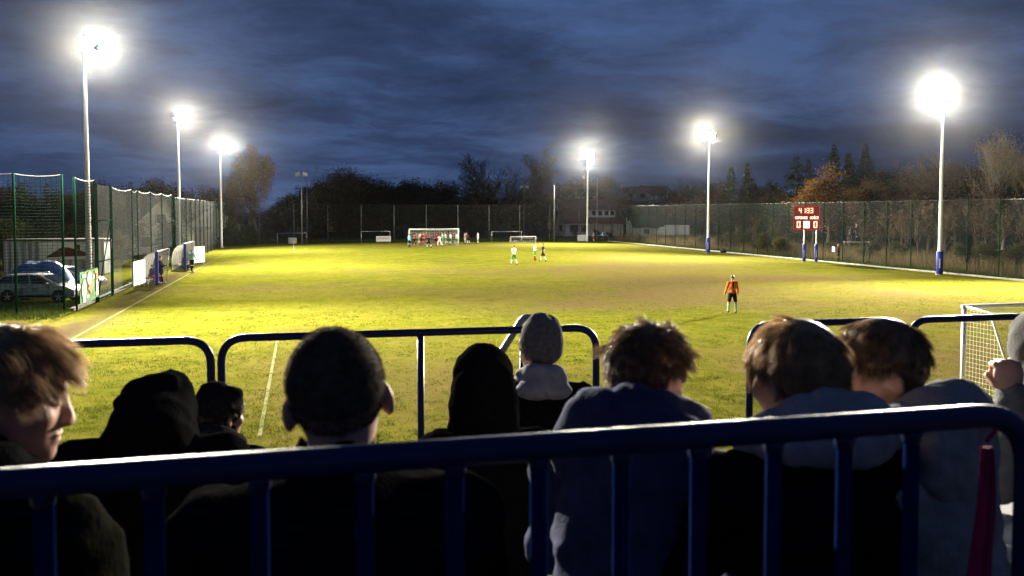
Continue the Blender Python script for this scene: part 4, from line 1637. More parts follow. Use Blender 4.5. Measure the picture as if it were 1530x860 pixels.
for px, pt, Y in [(1330, 300, 72), (1375, 290, 70), (1415, 300, 68), (1455, 290, 67), (1500, 300, 64), (1290, 310, 80), (1350, 310, 76), (1480, 270, 72), (1535, 285, 66), (1160, 320, 100), (1130, 318, 108)]:
    put(T_thin, px, pt, Y, 'thin leafless sapling behind the right fence', 'saplings behind the right fence')
for px, pt, Y in [(1095, 345, 100), (1115, 342, 97), (1135, 348, 92), (1150, 340, 90), (1170, 352, 86), (1075, 350, 104), (1050, 352, 108), (1300, 358, 76), (1340, 360, 72), (1440, 362, 62), (1480, 360, 60), (1520, 362, 57), (1020, 350, 116), (985, 350, 124), (955, 352, 130), (1240, 360, 82)]:
    put(T_shrub, px, pt, Y, 'olive shrub among the reeds by the right fence', 'shrubs among the reeds', wid=1.15)
for px, pt, Y in [(860, 345, 165), (890, 343, 164), (910, 346, 160), (400, 345, 146), (425, 350, 148), (500, 352, 150), (560, 352, 150), (620, 352, 150), (680, 350, 150), (720, 352, 150), (760, 350, 150), (800, 350, 150), (840, 352, 150),
                  (530, 340, 158), (590, 340, 158), (650, 340, 158), (710, 338, 158), (770, 338, 158), (470, 340, 156), (820, 340, 160)]:
    put(T_shrub, px, pt, Y, 'dark shrub behind the far netting', 'shrubs behind the far netting', wid=1.6)

# log pile / concrete block behind right fence
r = thing('concrete_block', (73, 66, 0), 'pale concrete block lying beyond the right fence', 'block')
c = at_y(1478, 370, 64)
r.location = (c[0], 64, 0)
m = on(r)
m.box((c[0], 64, .8), (2.6, 1.2, 1.5), .4, .06)
m.build('block', MATS['concrete'], r)
m = on(r)
m.box((c[0] + .2, 63.9, 1.6), (2.2, 1.0, .12), .4, .03)
m.build('cap', MATS['concrete'], r)

# reeds and rank grass behind the right fence; rank grass behind the others
rng = np.random.RandomState(9)
N = 42000
y = 50 + rng.rand(N) * 90
x = 51.6 + rng.rand(N) ** 1.6 * 14
hN = fbm(x * .35, y * .35)
keep = rng.rand(N) < np.clip((hN - .25) * 2.2, .1, 1)
pts = np.stack([x, y, np.zeros(N)], -1)[keep]
blades('reed_bed', pts, 1.15, .045, MATS['reed'], .45, label='dry reeds and tall grass along the right fence', cat='reeds')
N = 16000
y = 50 + rng.rand(N) * 89
x = 50.85 + rng.rand(N) * 1.4
blades('rank_grass', np.stack([x, y, np.zeros(N)], -1), .35, .03, MATS['grass_rank'], .7, label='green rank grass along the right kerb')
N = 14000
x = np.concatenate([-11.3 - rng.rand(N // 2) * .9, -11.2 - rng.rand(N // 2) * 8])
y = np.concatenate([48 + rng.rand(N // 2) * 85, 44 + rng.rand(N // 2) * 7])
blades('verge_grass', np.stack([x, y, np.zeros(N)], -1), .22, .022, MATS['grass_rank'], .7, label='rank grass under the left fence')
N = 9000
x = -10 + rng.rand(N) * 61
y = 140.4 + rng.rand(N) * 5
blades('far_rank_grass', np.stack([x, y, np.zeros(N)], -1), .5, .05, MATS['grass_rank'], .7, label='dark rank grass behind the far netting')
# ------------------------------------------------------------------ surfaces from distance fields
f32 = np.float32


def ell(P, c, r, R=None):
    d = [P[i] - f32(c[i]) for i in range(3)]
    if R is not None:
        d = [d[0] * f32(R[0, k]) + d[1] * f32(R[1, k]) + d[2] * f32(R[2, k]) for k in range(3)]
    q = [d[i] / f32(r[i]) for i in range(3)]
    k0 = np.sqrt(q[0] ** 2 + q[1] ** 2 + q[2] ** 2)
    k1 = np.sqrt((q[0] / f32(r[0])) ** 2 + (q[1] / f32(r[1])) ** 2 + (q[2] / f32(r[2])) ** 2)
    return k0 * (k0 - 1) / np.maximum(k1, 1e-6)


def cap(P, a, b, ra, rb):
    a, b = np.asarray(a, float), np.asarray(b, float)
    ba = b - a
    L2 = max(float(ba @ ba), 1e-9)
    d = [P[i] - f32(a[i]) for i in range(3)]
    h = np.clip((d[0] * f32(ba[0]) + d[1] * f32(ba[1]) + d[2] * f32(ba[2])) / f32(L2), 0, 1)
    e = [d[i] - f32(ba[i]) * h for i in range(3)]
    return np.sqrt(e[0] ** 2 + e[1] ** 2 + e[2] ** 2) - (f32(ra) + f32(rb - ra) * h)


def smin(a, b, k):
    h = np.clip(.5 + .5 * (b - a) / k, 0, 1)
    return b + (a - b) * h - k * h * (1 - h)


def smax(a, b, k):
    return -smin(-a, -b, k)


def axis(lo, hi, h, fine=()):
    """grid coordinates with step h, finer inside the given (lo, hi, step) zones"""
    out, x = [lo], lo
    while x < hi:
        st = h
        for a, b, s in fine:
            if a - 1e-6 <= x < b:
                st = min(st, s)
            elif x < a < x + st:
                st = min(st, max(a - x, s))
        x += st
        out.append(x)
    return np.array(out, f32)


def nets(fn, ax, ay, az):
    P = np.meshgrid(ax, ay, az, indexing='ij')
    V = fn(P).astype(f32)
    I = V < 0
    nx, ny, nz = V.shape
    cnt = np.zeros((nx - 1, ny - 1, nz - 1), f32)
    acc = [np.zeros_like(cnt) for _ in range(3)]
    cross = []
    for d in range(3):
        sl0 = [slice(None)] * 3
        sl1 = [slice(None)] * 3
        sl0[d], sl1[d] = slice(0, -1), slice(1, None)
        a, b = V[tuple(sl0)], V[tuple(sl1)]
        mk = I[tuple(sl0)] != I[tuple(sl1)]
        t = np.where(mk, a / np.where(mk, a - b, 1), 0)
        pos = []
        for c in range(3):
            p0, p1 = P[c][tuple(sl0)], P[c][tuple(sl1)]
            pos.append(np.where(mk, p0 + (p1 - p0) * t, 0))
        mf = mk.astype(f32)
        o = [q for q in range(3) if q != d]
        for s in (0, 1):
            for u in (0, 1):
                sl = [slice(None)] * 3
                for ax_, w in ((o[0], s), (o[1], u)):
                    sl[ax_] = slice(0, -1) if w == 0 else slice(1, None)
                sl = tuple(sl)
                cnt += mf[sl]
                for c in range(3):
                    acc[c] += pos[c][sl]
        cross.append((mk, I[tuple(sl0)]))
    act = cnt > 0
    idx = np.full(cnt.shape, -1, np.int64)
    idx[act] = np.arange(act.sum())
    verts = np.stack([acc[c][act] / cnt[act] for c in range(3)], -1)
    quads = []
    for d in range(3):
        mk, ins = cross[d]
        o = [q for q in range(3) if q != d]
        sl = [slice(None)] * 3
        for q in o:
            sl[q] = slice(1, -1)
        w = np.argwhere(mk[tuple(sl)])
        for q in o:
            w[:, q] += 1
        if len(w) == 0: continue
        flip = ins[tuple(w.T)]
        cs = []
        for s, u in ((-1, -1), (0, -1), (0, 0), (-1, 0)):
            ww = w.copy()
            ww[:, o[0]] += s
            ww[:, o[1]] += u
            cs.append(idx[tuple(ww.T)])
        q4 = np.stack(cs, -1)
        if d == 1: flip = ~flip
        q4[~flip] = q4[~flip][:, ::-1]
        quads.append(q4)
    return verts, np.concatenate(quads)


def lump(P, a, s, k=1.0):
    return f32(a) * (np.sin(P[0] * s + 1.3 * k + 2 * np.sin(P[2] * s * .7 + k)) * np.sin(P[2] * s * .9 + k * 2 + 1.5 * np.sin(P[1] * s * .6)) + .6 * np.sin(P[1] * s * 1.3 + P[2] * s * .8 + k))


def crease(P, a, s, k=1.0):
    q = np.sin(P[0] * s * .8 + P[2] * s * .55 + k + 1.6 * np.sin(P[2] * s * .35 + k * 3) + .8 * np.sin(P[1] * s * .6))
    return f32(a) * (1 - np.abs(q)) ** 4


def Rz(a):
    c, s = math.cos(a), math.sin(a)
    return np.array([[c, -s, 0], [s, c, 0], [0, 0, 1.]])


def Rx(a):
    c, s = math.cos(a), math.sin(a)
    return np.array([[1., 0, 0], [0, c, -s], [0, s, c]])


def Ry(a):
    c, s = math.cos(a), math.sin(a)
    return np.array([[c, 0, s], [0, 1., 0], [-s, 0, c]])


def head_sdf(P, H, R, s=1.0, detail=True, ears=True):
    T = lambda v: H + R @ (np.array(v, float) * s)
    r = lambda *v: [x * s for x in v]
    d = ell(P, T((0, -.012, .03)), r(.076, .096, .09), R)
    d = smin(d, ell(P, T((0, .028, -.04)), r(.058, .064, .078), R), .035 * s)
    if not detail:
        return d
    d = smin(d, ell(P, T((0, .072, -.088)), r(.024, .022, .02), R), .02 * s)      # chin
    d = smin(d, ell(P, T((0, .076, .030)), r(.050, .018, .012), R), .015 * s)      # brow
    for k in (-1, 1):
        d = smin(d, ell(P, T((k * .045, .058, -.018)), r(.022, .022, .018), R), .02 * s)   # cheek
        d = smax(d, -ell(P, T((k * .030, .100, .008)), r(.018, .018, .012), R), .010 * s)
        d = smin(d, ell(P, T((k * .031, .079, .008)), r(.012, .012, .011), R), .003 * s)   # eye
    d = smin(d, cap(P, T((0, .088, .018)), T((0, .106, -.029)), .007 * s, .0118 * s), .010 * s)
    for k in (-1, 1):
        d = smin(d, ell(P, T((k * .012, .100, -.032)), r(.009, .010, .008), R), .006 * s)
    d = smin(d, ell(P, T((0, .088, -.054)), r(.024, .013, .0075), R), .007 * s)
    d = smin(d, ell(P, T((0, .086, -.066)), r(.021, .013, .0075), R), .005 * s)
    d = smax(d, -cap(P, T((-.022, .098, -.0600)), T((.022, .098, -.0600)), .0035 * s, .0035 * s), .003 * s)
    if ears:
        for k in (-1, 1):
            Re = R @ Rz(k * math.radians(28)) @ Rx(math.radians(-12))
            e = ell(P, T((k * .079, -.012, -.006)), r(.0085, .019, .030), Re)
            e = smax(e, -ell(P, T((k * .089, -.003, -.004)), r(.008, .011, .018), Re), .006 * s)
            d = smin(d, e, .008 * s)
    return d


def fist_sdf(P, W, R, grow_by=1.0):
    """closed hand: wrist at W, fingers folded towards local +y, thumb across"""
    P = [(P[i] - f32(W[i])) / f32(grow_by) for i in range(3)]
    T = lambda v: R @ np.array(v, float)
    d = cap(P, T((0, 0, -.03)), T((0, 0, .02)), .026, .028)
    d = smin(d, ell(P, T((0, 0, .055)), (.042, .021, .046), R), .02)
    for i, (x, L) in enumerate(((-.031, .030), (-.0105, .036), (.0105, .033), (.030, .026))):
        z = .092 - abs(x + .008) * .25
        k0, k1, k2, k3 = T((x, .004, z)), T((x * .97, .004 + L, z - .004)), T((x * .95, .034, z - .036)), T((x * .93, .012, z - .034))
        fg = smin(cap(P, k0, k1, .0094, .0088), cap(P, k1, k2, .0088, .0082), .003)
        fg = smin(fg, cap(P, k2, k3, .009, .008), .003)
        d = smin(d, fg, .0018)
    th = smin(cap(P, T((-.036, .002, .030)), T((-.045, .024, .052)), .013, .0115), cap(P, T((-.045, .024, .052)), T((-.012, .048, .060)), .0115, .009), .004)
    return smin(d, th, .005) * f32(grow_by)


# ------------------------------------------------------------------ people on and around the pitch
def fk(pose, ht):
    k = ht / 1.78
    g = lambda n, d=0.0: math.radians(pose.get(n, d))
    J = {}
    ln = g('lean')
    sit = pose.get('sit')
    hipz = .50 if sit else .93 * k
    if sit == 'crouch': hipz = .42
    pel = np.array([0, 0, hipz])
    up = np.array([0, math.sin(ln), math.cos(ln)])
    J['pel'] = pel
    J['chest'] = pel + up * .36 * k
    J['nb'] = pel + up * .56 * k
    hl = g('head')
    J['H'] = J['nb'] + np.array([0, math.sin(ln * .5 + hl) * .17 * k + .02, math.cos(ln * .5 + hl) * .17 * k])
    for s, nm in ((-1, 'l'), (1, 'r')):
        hip = pel + np.array([s * .09 * k, 0, -.02])
        a = g('t' + nm)
        sp = g('spread', 5)
        d = np.array([s * math.sin(sp), math.sin(a) * math.cos(sp), -math.cos(a)])
        J['hip' + nm] = hip
        J['kn' + nm] = hip + d * .44 * k
        b = a - g('k' + nm)
        J['an' + nm] = J['kn' + nm] + np.array([s * .02, math.sin(b), -math.cos(b)]) * .42 * k
        J['to' + nm] = J['an' + nm] + np.array([s * .03, .17 * math.cos(b), .17 * math.sin(b) - .03]) * k
        sh = J['nb'] + np.array([s * .19 * k, 0, -.06 * k])
        J['sh' + nm] = sh
        a = g('a' + nm)
        o = g('ol' if nm == 'l' else 'orr', 12)
        J['el' + nm] = sh + np.array([s * math.sin(o), math.sin(a) * math.cos(o), -math.cos(a) * math.cos(o)]) * .29 * k
        b = a + g('e' + nm, 15)
        J['wr' + nm] = J['el' + nm] + np.array([s * math.sin(o * .6), math.sin(b), -math.cos(b)]) * .25 * k
        J['ha' + nm] = J['wr' + nm] + np.array([s * math.sin(o * .5), math.sin(b), -math.cos(b)]) * .12 * k
    lo = min(J['anl'][2], J['anr'][2], J['tol'][2], J['tor'][2])
    if not sit:
        for q in J: J[q] = J[q] - np.array([0, 0, lo - .05])
    return J


def player(loc, yaw, pose, kit, label, group=None, ht=1.78, h=.03, cat='person', name='person', extra=None):
    """kit: shirt, shorts, socks, hair, (sleeves long?), boots; yaw clockwise from +Y, degrees"""
    J = fk(pose, ht)
    R = Rz(-math.radians(yaw))
    J = {k: R @ v for k, v in J.items()}
    r = thing(name, loc, label, cat, group)
    k = ht / 1.78
    allp = np.array(list(J.values()))
    lo, hi = allp.min(0) - .2, allp.max(0) + .2
    lo[2] = min(lo[2], -.02)
    A = [axis(lo[i], hi[i], h) for i in range(3)]
    HR = R @ Rx(-math.radians(pose.get('nod', 5)))

    def legs(P, e, top, kk=('l', 'r'), part='all'):
        d = None
        for s in kk:
            if part in ('all', 'thigh'):
                q = cap(P, J['hip' + s], J['kn' + s] if part == 'all' else J['hip' + s] * .25 + J['kn' + s] * .75, .085 * k + e, .055 * k + e * 1.6)
                d = q if d is None else smin(d, q, .04)
            if part in ('all', 'shin'):
                a = J['kn' + s] if part == 'all' else J['kn' + s] * .8 + J['an' + s] * .2
                q = cap(P, a, J['an' + s], .055 * k + e, .038 * k + e)
                d = q if d is None else smin(d, q, .02)
            if part in ('all', 'foot'):
                q = cap(P, J['an' + s], J['to' + s], .04 * k + e, .035 * k + e)
                d = q if d is None else smin(d, q, .02)
        return d

    def torso(P, e):
        d = ell(P, J['pel'] + (J['chest'] - J['pel']) * .15, (.16 * k + e, .115 * k + e, .16 * k + e), R)
        d = smin(d, ell(P, J['chest'], (.175 * k + e, .125 * k + e, .22 * k + e), R), .06)
        for s in 'lr':
            d = smin(d, cap(P, J['nb'] - (0, 0, .04), J['sh' + s], .06 * k + e, .06 * k + e), .05)
        return d

    def arms(P, e, long_=True):
        d = None
        for s in 'lr':
            b = J['el' + s] if long_ else J['sh' + s] * .3 + J['el' + s] * .7
            q = cap(P, J['sh' + s], b, .058 * k + e, .045 * k + e)
            if long_:
                q = smin(q, cap(P, J['el' + s], J['wr' + s], .043 * k + e, .03 * k + e), .03)
            d = q if d is None else np.minimum(d, q)
        return d

    def body(P):
        d = torso(P, 0)
        d = smin(d, arms(P, 0), .03)
        for s in 'lr':
            d = smin(d, ell(P, (J['wr' + s] + J['ha' + s]) / 2 + 0, (.035 * k, .03 * k, .05 * k)), .02)
        d = smin(d, legs(P, 0, 0), .04)
        d = smin(d, cap(P, J['nb'] - (0, 0, .03), J['H'] - (0, 0, .05), .055 * k, .05 * k), .03)
        return smin(d, head_sdf(P, J['H'], HR, k, h < .022), .02)

    def mk(name_, fn, m_, ax=A, **kw):
        v, q = nets(fn, *ax)
        return np_mesh(name_, v, q, MATS[m_], r, True)

    mk('body', body, kit.get('skin', 'skin'))
    ls = kit.get('long', False)
    coat = kit.get('coat', 0)

    def shirt(P):
        d = torso(P, .018)
        if coat:
            d = smin(d, cap(P, J['pel'] - (0, 0, coat), J['chest'], .17 * k, .16 * k), .05)
        d = smin(d, arms(P, .014, ls), .025)
        neck = cap(P, J['nb'] + (J['H'] - J['nb']) * .35, J['H'] + (J['H'] - J['nb']), .085 * k, .2)
        return smax(d, -neck, .01)

    mk('shirt' if not coat else 'coat', shirt, kit['shirt'])
    if 'shorts' in kit:
        mk('trousers' if kit.get('trousers') else 'shorts',
           (lambda P: smin(ell(P, J['pel'] - (0, 0, .02), (.172 * k, .13 * k, .13 * k), R), legs(P, .022, 0, part='thigh') if not kit.get('trousers') else smin(legs(P, .022, 0, part='thigh'), legs(P, .02, 0, part='shin'), .03), .04)), kit['shorts'])
    if 'socks' in kit:
        mk('socks', lambda P: legs(P, .012, 0, part='shin'), kit['socks'])
    mk('boots', lambda P: legs(P, .014, 0, part='foot'), kit.get('boots', 'boot'))
    if kit.get('hair'):
        def hair(P):
            d = ell(P, J['H'] + HR @ np.array([0, -.018, .038]) * k, (.084 * k, .1 * k, .092 * k), HR)
            pl = ((P[0] - J['H'][0]) * HR[0, 1] + (P[1] - J['H'][1]) * HR[1, 1] + (P[2] - J['H'][2]) * HR[2, 1]) * .8 - (P[2] - J['H'][2] - .02)
            return smax(d, pl.astype(f32), .01)
        hz_ = [axis(J['H'][i] - .15, J['H'][i] + .16, min(h, .02)) for i in range(3)]
        mk('hair', hair, kit['hair'], hz_)
    if extra:
        extra(r, J, R)
    return r


STAND = dict(tl=2, tr=-2, al=4, ar=-4)
WALK = dict(tl=22, kl=10, tr=-16, kr=14, al=-20, ar=20)
RUN = dict(tl=48, kl=60, tr=-22, kr=40, al=-40, ar=45, el=80, er=80, lean=12)
LEAN = dict(tl=20, kl=25, tr=-10, kr=12, lean=25, al=25, ar=5, el=30, er=40)
JUMP = dict(tl=14, kl=30, tr=-8, kr=35, al=60, ar=30, el=60, er=50, lean=6)
SITP = dict(sit=True, tl=84, kl=80, tr=80, kr=72, al=25, ar=25, el=55, er=55, lean=14, spread=8)
HIPS = dict(tl=4, tr=-3, ol=42, orr=42, al=-8, ar=-8, el=75, er=75)
W_KIT = dict(shirt='k_white', shorts='k_green', socks='k_white', hair='hair_dark')
M_KIT = dict(shirt='k_maroon', shorts='k_black', socks='k_black', hair='hair_dark')
R_KIT = dict(shirt='k_red', shorts='k_black', socks='k_red', hair='hair_dark')
B_KIT = dict(shirt='k_black', shorts='k_black', socks='k_white', hair='hair_dark')
O_KIT = dict(shirt='k_sky', shorts='k_black', socks='k_black', hair='hair_dark')


# goalkeeper with back number
def keeper_no(r, J, R):
    c = J['chest'] + np.array([0, 0, .04])
    b = R @ np.array([0, -1., 0])
    s = R @ np.array([1., 0, 0])
    m = MB()
    for pts in (((-.035, -.13), (.03, -.13), (.03, .13), (-.035, .13), (-.07, .07), (-.035, .075)),):
        m.prism([c + s * u + np.array([0, 0, z]) + b * .148 for u, z in pts], b * .006)
    m.build('back_number', MATS['k_black'], r)


player(gnd(1094, 468), 12, dict(tl=5, tr=-3, spread=9, al=6, ar=2, ol=16, el=20, er=12), dict(shirt='k_orange', long=True, shorts='k_black', socks='k_lime', hair='hair_dark', boots='boot'),
       'goalkeeper in orange shirt and black shorts standing alone', ht=1.84, h=.018, extra=keeper_no, name='person')
player(gnd(768, 396), -20, WALK, dict(W_KIT, shorts='k_green'), 'player in white shirt walking, left of the three in midfield', ht=1.82, h=.022)
player(gnd(799, 389), 100, HIPS, dict(W_KIT, shorts='k_green', socks='k_maroon'), 'player in white shirt and green shorts, middle of the three in midfield', ht=1.82, h=.022)
player(gnd(811.5, 391), -70, WALK, B_KIT, 'player in black kit with white socks in midfield', ht=1.78, h=.022)
# around the far goal
SCR = [(619, 366, M_KIT, RUN, 60), (623, 365, M_KIT, JUMP, 20), (629, 366, R_KIT, LEAN, 90), (634, 365.5, R_KIT, JUMP, -40), (637, 364.5, M_KIT, STAND, 10), (645, 365, M_KIT, LEAN, -60),
       (652, 366, R_KIT, JUMP, 30), (655, 365, M_KIT, LEAN, -90)]
for px, py, kit, pose, yaw in SCR:
    player(gnd(px, py), yaw, pose, kit, 'player in dark red kit in the crowd before the far goal', 'dark red players before the far goal', ht=1.8)
SCW = [(626, 364.5, W_KIT, LEAN, 70), (657, 368.5, dict(W_KIT, shorts='k_white'), RUN, -30), (661, 364.5, W_KIT, STAND, -90), (666, 365, W_KIT, JUMP, -80), (673, 365.5, W_KIT, STAND, -60),
       (678, 364, M_KIT, STAND, 180), (682, 366, W_KIT, WALK, -70), (684.5, 364.5, W_KIT, STAND, -70)]
for px, py, kit, pose, yaw in SCW:
    player(gnd(px, py), yaw, pose, kit, 'player in white shirt in the crowd before the far goal' if kit is not M_KIT else 'player in dark red kit in the crowd before the far goal',
           'white players before the far goal' if kit is not M_KIT else 'dark red players before the far goal', ht=1.8)
player(gnd(611.5, 369.5), 60, STAND, dict(O_KIT, long=True), 'referee in pale blue shirt at the left post of the far goal', ht=1.85)
player(gnd(641, 370), -20, RUN, dict(B_KIT), 'player in black running before the far goal', ht=1.75)
player(gnd(695, 364.5), -60, STAND, dict(W_KIT, shorts='k_white'), 'player in white right of the far goal, left of two standing together', ht=1.8)
player(gnd(700, 364.5), -80, LEAN, dict(B_KIT, shirt='k_maroon'), 'player in dark kit right of the far goal beside one in white', ht=1.8)
player(gnd(714, 364), -70, HIPS, dict(W_KIT, shorts='k_white'), 'player in white standing alone right of the far goal', ht=1.8)
player(at_y(887, 361.5, 137.5) * (1, 1, 0), -60, STAND, dict(shirt='k_white', long=True, shorts='k_red', socks='k_white', hair='hair_brown'), 'person in pale top at the far right corner, left of two', ht=1.75)
player(at_y(899, 361.5, 137.5) * (1, 1, 0), 120, LEAN, dict(O_KIT, long=True), 'linesman in pale blue at the far right corner', ht=1.75)
player(at_y(457, 365, 138.6) * (1, 1, 0), 170, SITP, dict(shirt='k_coat', long=True, shorts='k_black', trousers=True, hair='hair_brown'), 'person crouching at the foot of the twin headed mast', ht=1.7)
# left touchline
player(gnd(240, 423), 95, dict(tl=6, tr=-6, al=20, ar=18, el=60, er=60), dict(shirt='k_coat', long=True, coat=.12, shorts='k_black', trousers=True, hair='hair_dark', boots='white'),
       'coach in long dark coat standing before the nearer dugout', ht=1.86, h=.02)
player(gnd(231, 415), -10, STAND, dict(shirt='k_coat', long=True, shorts='k_black', trousers=True, hair='hair_brown'), 'person in dark jacket standing behind the coach', ht=1.82, h=.022)
player(gnd(287, 406), 25, dict(WALK, tl=14, tr=-12), dict(O_KIT), 'linesman in light blue shirt and black shorts on the left touchline', ht=1.8, h=.02)
player((-10.25, 64.6, 0), 75, SITP, dict(shirt='k_black', long=True, shorts='k_red', socks='k_red', hair='hair_brown'), 'substitute in black top and red shorts seated in the nearer dugout, left one', ht=1.78, h=.022)
player((-10.2, 65.9, 0), 80, SITP, dict(shirt='k_coat', long=True, shorts='k_red', socks='k_red', hair='hair_dark'), 'substitute in dark top and red shorts seated in the nearer dugout, right one', ht=1.78, h=.022)
player((-10.1, 80.6, 0), 95, SITP, dict(shirt='k_black', long=True, shorts='k_black', trousers=True, hair='hair_dark', boots='white'), 'substitute in black with pale shoes seated in the farther dugout', ht=1.75, h=.022)
# right side
player(gnd(1252.5, 391.5), -60, STAND, dict(shirt='k_coat', long=True, shorts='k_black', trousers=True, hair='hair_brown'), 'person in black standing beside the filming platform', ht=1.82, h=.022)
player((52.7, 74.6, 2.06), -70, dict(tl=4, tr=-3, al=50, ar=55, el=70, er=60), dict(shirt='k_coat', long=True, shorts='k_black', trousers=True, hair='hair_brown'), 'person in dark clothes filming on the platform behind the right fence', ht=1.75, h=.022)
r = thing('video_camera', (52.05, 74.75, 3.3), 'video camera on a tripod on the filming platform', 'camera')
m = on(r)
for a in (0, 2.1, 4.2):
    m.tube((52.05, 74.75, 3.3), (52.05 + .3 * math.cos(a), 74.75 + .3 * math.sin(a), 2.06), .018, n=5)
m.build('tripod', MATS['dark_metal'], r)
m = on(r)
m.box((52.05, 74.75, 3.38), (.3, .14, .16), .4, .02)
m.build('camera_body', MATS['black'], r)
m = on(r)
m.tube((51.95, 74.7, 3.4), (51.75, 74.6, 3.4), .05, n=8)
m.build('lens', MATS['car_glass'], r)


# bags and balls
def bag(c, s, m_, label):
    r = thing('kit_bag', c, label, 'bag')
    A_ = [axis(-.5 * s, .5 * s, .03) for _ in range(3)]
    v, q = nets(lambda P: smax(smin(ell(P, (0, 0, .14 * s), (.36 * s, .2 * s, .18 * s)), ell(P, (.1 * s, 0, .22 * s), (.2 * s, .16 * s, .14 * s)), .06) + lump(P, .012, 14), -P[2], .02), *A_)
    np_mesh('bag_body', v, q, MATS[m_], r, True)
    m = MB()
    m.path([(-.2 * s, 0, .26 * s), (-.1 * s, -.05, .42 * s), (.1 * s, -.05, .42 * s), (.2 * s, 0, .28 * s)], .015, 6)
    m.build('handle', MATS[m_], r)
    return r


bag(gnd(278, 401), 1.3, 'black', 'black kit bag on the grass beside the linesman')
bag(gnd(268, 400.5), .8, 'white', 'white kit bag before the farther dugout')
bag(at_y(1081, 377.5, 92), 1.2, 'black', 'black bag lying by the right kerb near the second mast')
bag(gnd(1296, 396), 1.1, 'black', 'black bag lying by the right kerb below the platform')


def ball(c, label, group=None):
    r = thing('football', (c[0], c[1], 0), label, 'ball', group)
    m = MB()
    m.lathe((0, 0, .0), (0, 0, 1), [(.11 - .11 * math.cos(a), .11 * math.sin(a)) for a in np.linspace(.05, 3.09, 9)], 12)
    m.build('shell', MATS['white'], r, True)
    m = MB()
    for (a, b) in ((0, .3), (1.3, -.2), (2.6, .4), (3.9, -.1), (5.1, .25)):
        d = norm([math.cos(a), math.sin(a), b])
        e1 = norm(np.cross(d, (0, 0, 1)))
        e2 = np.cross(d, e1)
        m.prism([np.array([0, 0, .11]) + d * .107 + (e1 * math.cos(q) + e2 * math.sin(q)) * .04 for q in np.linspace(0, 5.03, 5)], d * .006)
    m.build('panel', MATS['black'], r)
    return r


b0 = ball((-9.9, 63.2), 'white football in the pile beside the nearer dugout', 'footballs piled by the nearer dugout')
bc = gnd(204, 426)
b0.location = (bc[0], bc[1], .0)
rb = random.Random(5)
for k in range(13):
    o = copy_tree(b0)
    o.location = (bc[0] - .5 + rb.random() * 1.2, bc[1] - .7 + rb.random() * 1.5, 0 if k < 9 else .17)
    o.rotation_euler = (0, 0, rb.random() * 6)
# ------------------------------------------------------------------ the stand
def step(name, y0, y1, z, material='stand_deck'):
    m = MB()
    m.box((0.9, (y0 + y1) / 2, z / 2), (9.0, y1 - y0, z))
    return tag(m.build(name, MATS[material]), kind='structure')


step('stand_tier_upper', -3.2, 1.30, 3.64)
step('stand_tier_middle', 1.302, 2.62, 3.45)
step('stand_tier_lower', 2.622, 4.75, 3.25)

def bench(x0, x1, y, z, floor, label):
    r = thing('bench', ((x0 + x1) / 2, y, floor), label, 'bench')
    for k in (-1, 1):
        m = on(r)
        m.box(((x0 + x1) / 2, y + k * .1, z - .02), (x1 - x0, .17, .035), bev=.006)
        m.build('plank', MATS['board'], r)
    n_ = 4
    for i in range(n_):
        x = x0 + .2 + (x1 - x0 - .4) * i / (n_ - 1)
        m = on(r)
        m.box((x, y, (z - .04 + floor) / 2), (.05, .28, z - .04 - floor - .004))
        m.build('leg', MATS['dark_metal'], r)
    return r


bench(-.95, 1.3, 1.42, 3.88, 3.64 if False else 3.45, 'dark bench under the boys nearest the blue rail')
bench(-.9, 2.6, 2.18, 3.78, 3.45, 'dark bench in the middle row of the stand')
bench(.1, 1.9, 3.15, 3.62, 3.25, 'dark bench in the front row of the stand')


# near blue rail: one bent tube with uprights
def rounded(pts, rad, k=7):
    """polyline with rounded corners"""
    out = [np.array(pts[0], float)]
    for a, b, c in zip(pts[:-2], pts[1:-1], pts[2:]):
        a, b, c = (np.array(q, float) for q in (a, b, c))
        u, v = norm(a - b), norm(c - b)
        p0, p1 = b + u * rad, b + v * rad
        for i in range(k + 1):
            t = i / k
            out.append((1 - t) ** 2 * p0 + 2 * t * (1 - t) * b + t * t * p1)
    out.append(np.array(pts[-1], float))
    return out


RZ = 4.671
r = thing('safety_rail', (.4, 1.16, 3.64), 'thick dark blue tubular rail across the foreground with close uprights', 'railing')
m = on(r)
m.path(rounded([(-1.6, 1.143, 3.64), (-1.6, 1.143, RZ), (1.155, 1.173, RZ), (1.155, 1.173, 3.64)], .10, 10), .0195, 16)
m.build('top_tube', MATS['rail_blue'], r, True)
xs = [at_y(px, 760, 1.165)[0] for px in (65, 230, 388, 545, 680, 805, 928, 1043, 1155, 1260, 1360)]
xs = [xs[0] - .24, xs[0] - .12] + xs
for x in xs:
    m = on(r)
    m.tube((x, 1.165, 3.74), (x, 1.165, RZ - .012), .0125, n=10)
    bar = m.build('upright', MATS['rail_dull'], r, True)
    m = on(r)
    m.lathe((x, 1.165, RZ - .034), (0, 0, 1), [(0, .0126), (.006, .0150), (.012, .0152), (.018, .0185)], 12)
    m.build('weld_bead', MATS['rail_blue'], bar, True)
m = on(r)
m.tube((-1.6, 1.150, 3.74), (1.155, 1.17, 3.74), .0165, n=12)
m.build('bottom_tube', MATS['rail_blue'], r, True)

# front railing panels at the edge of the stand
FZ = 4.352


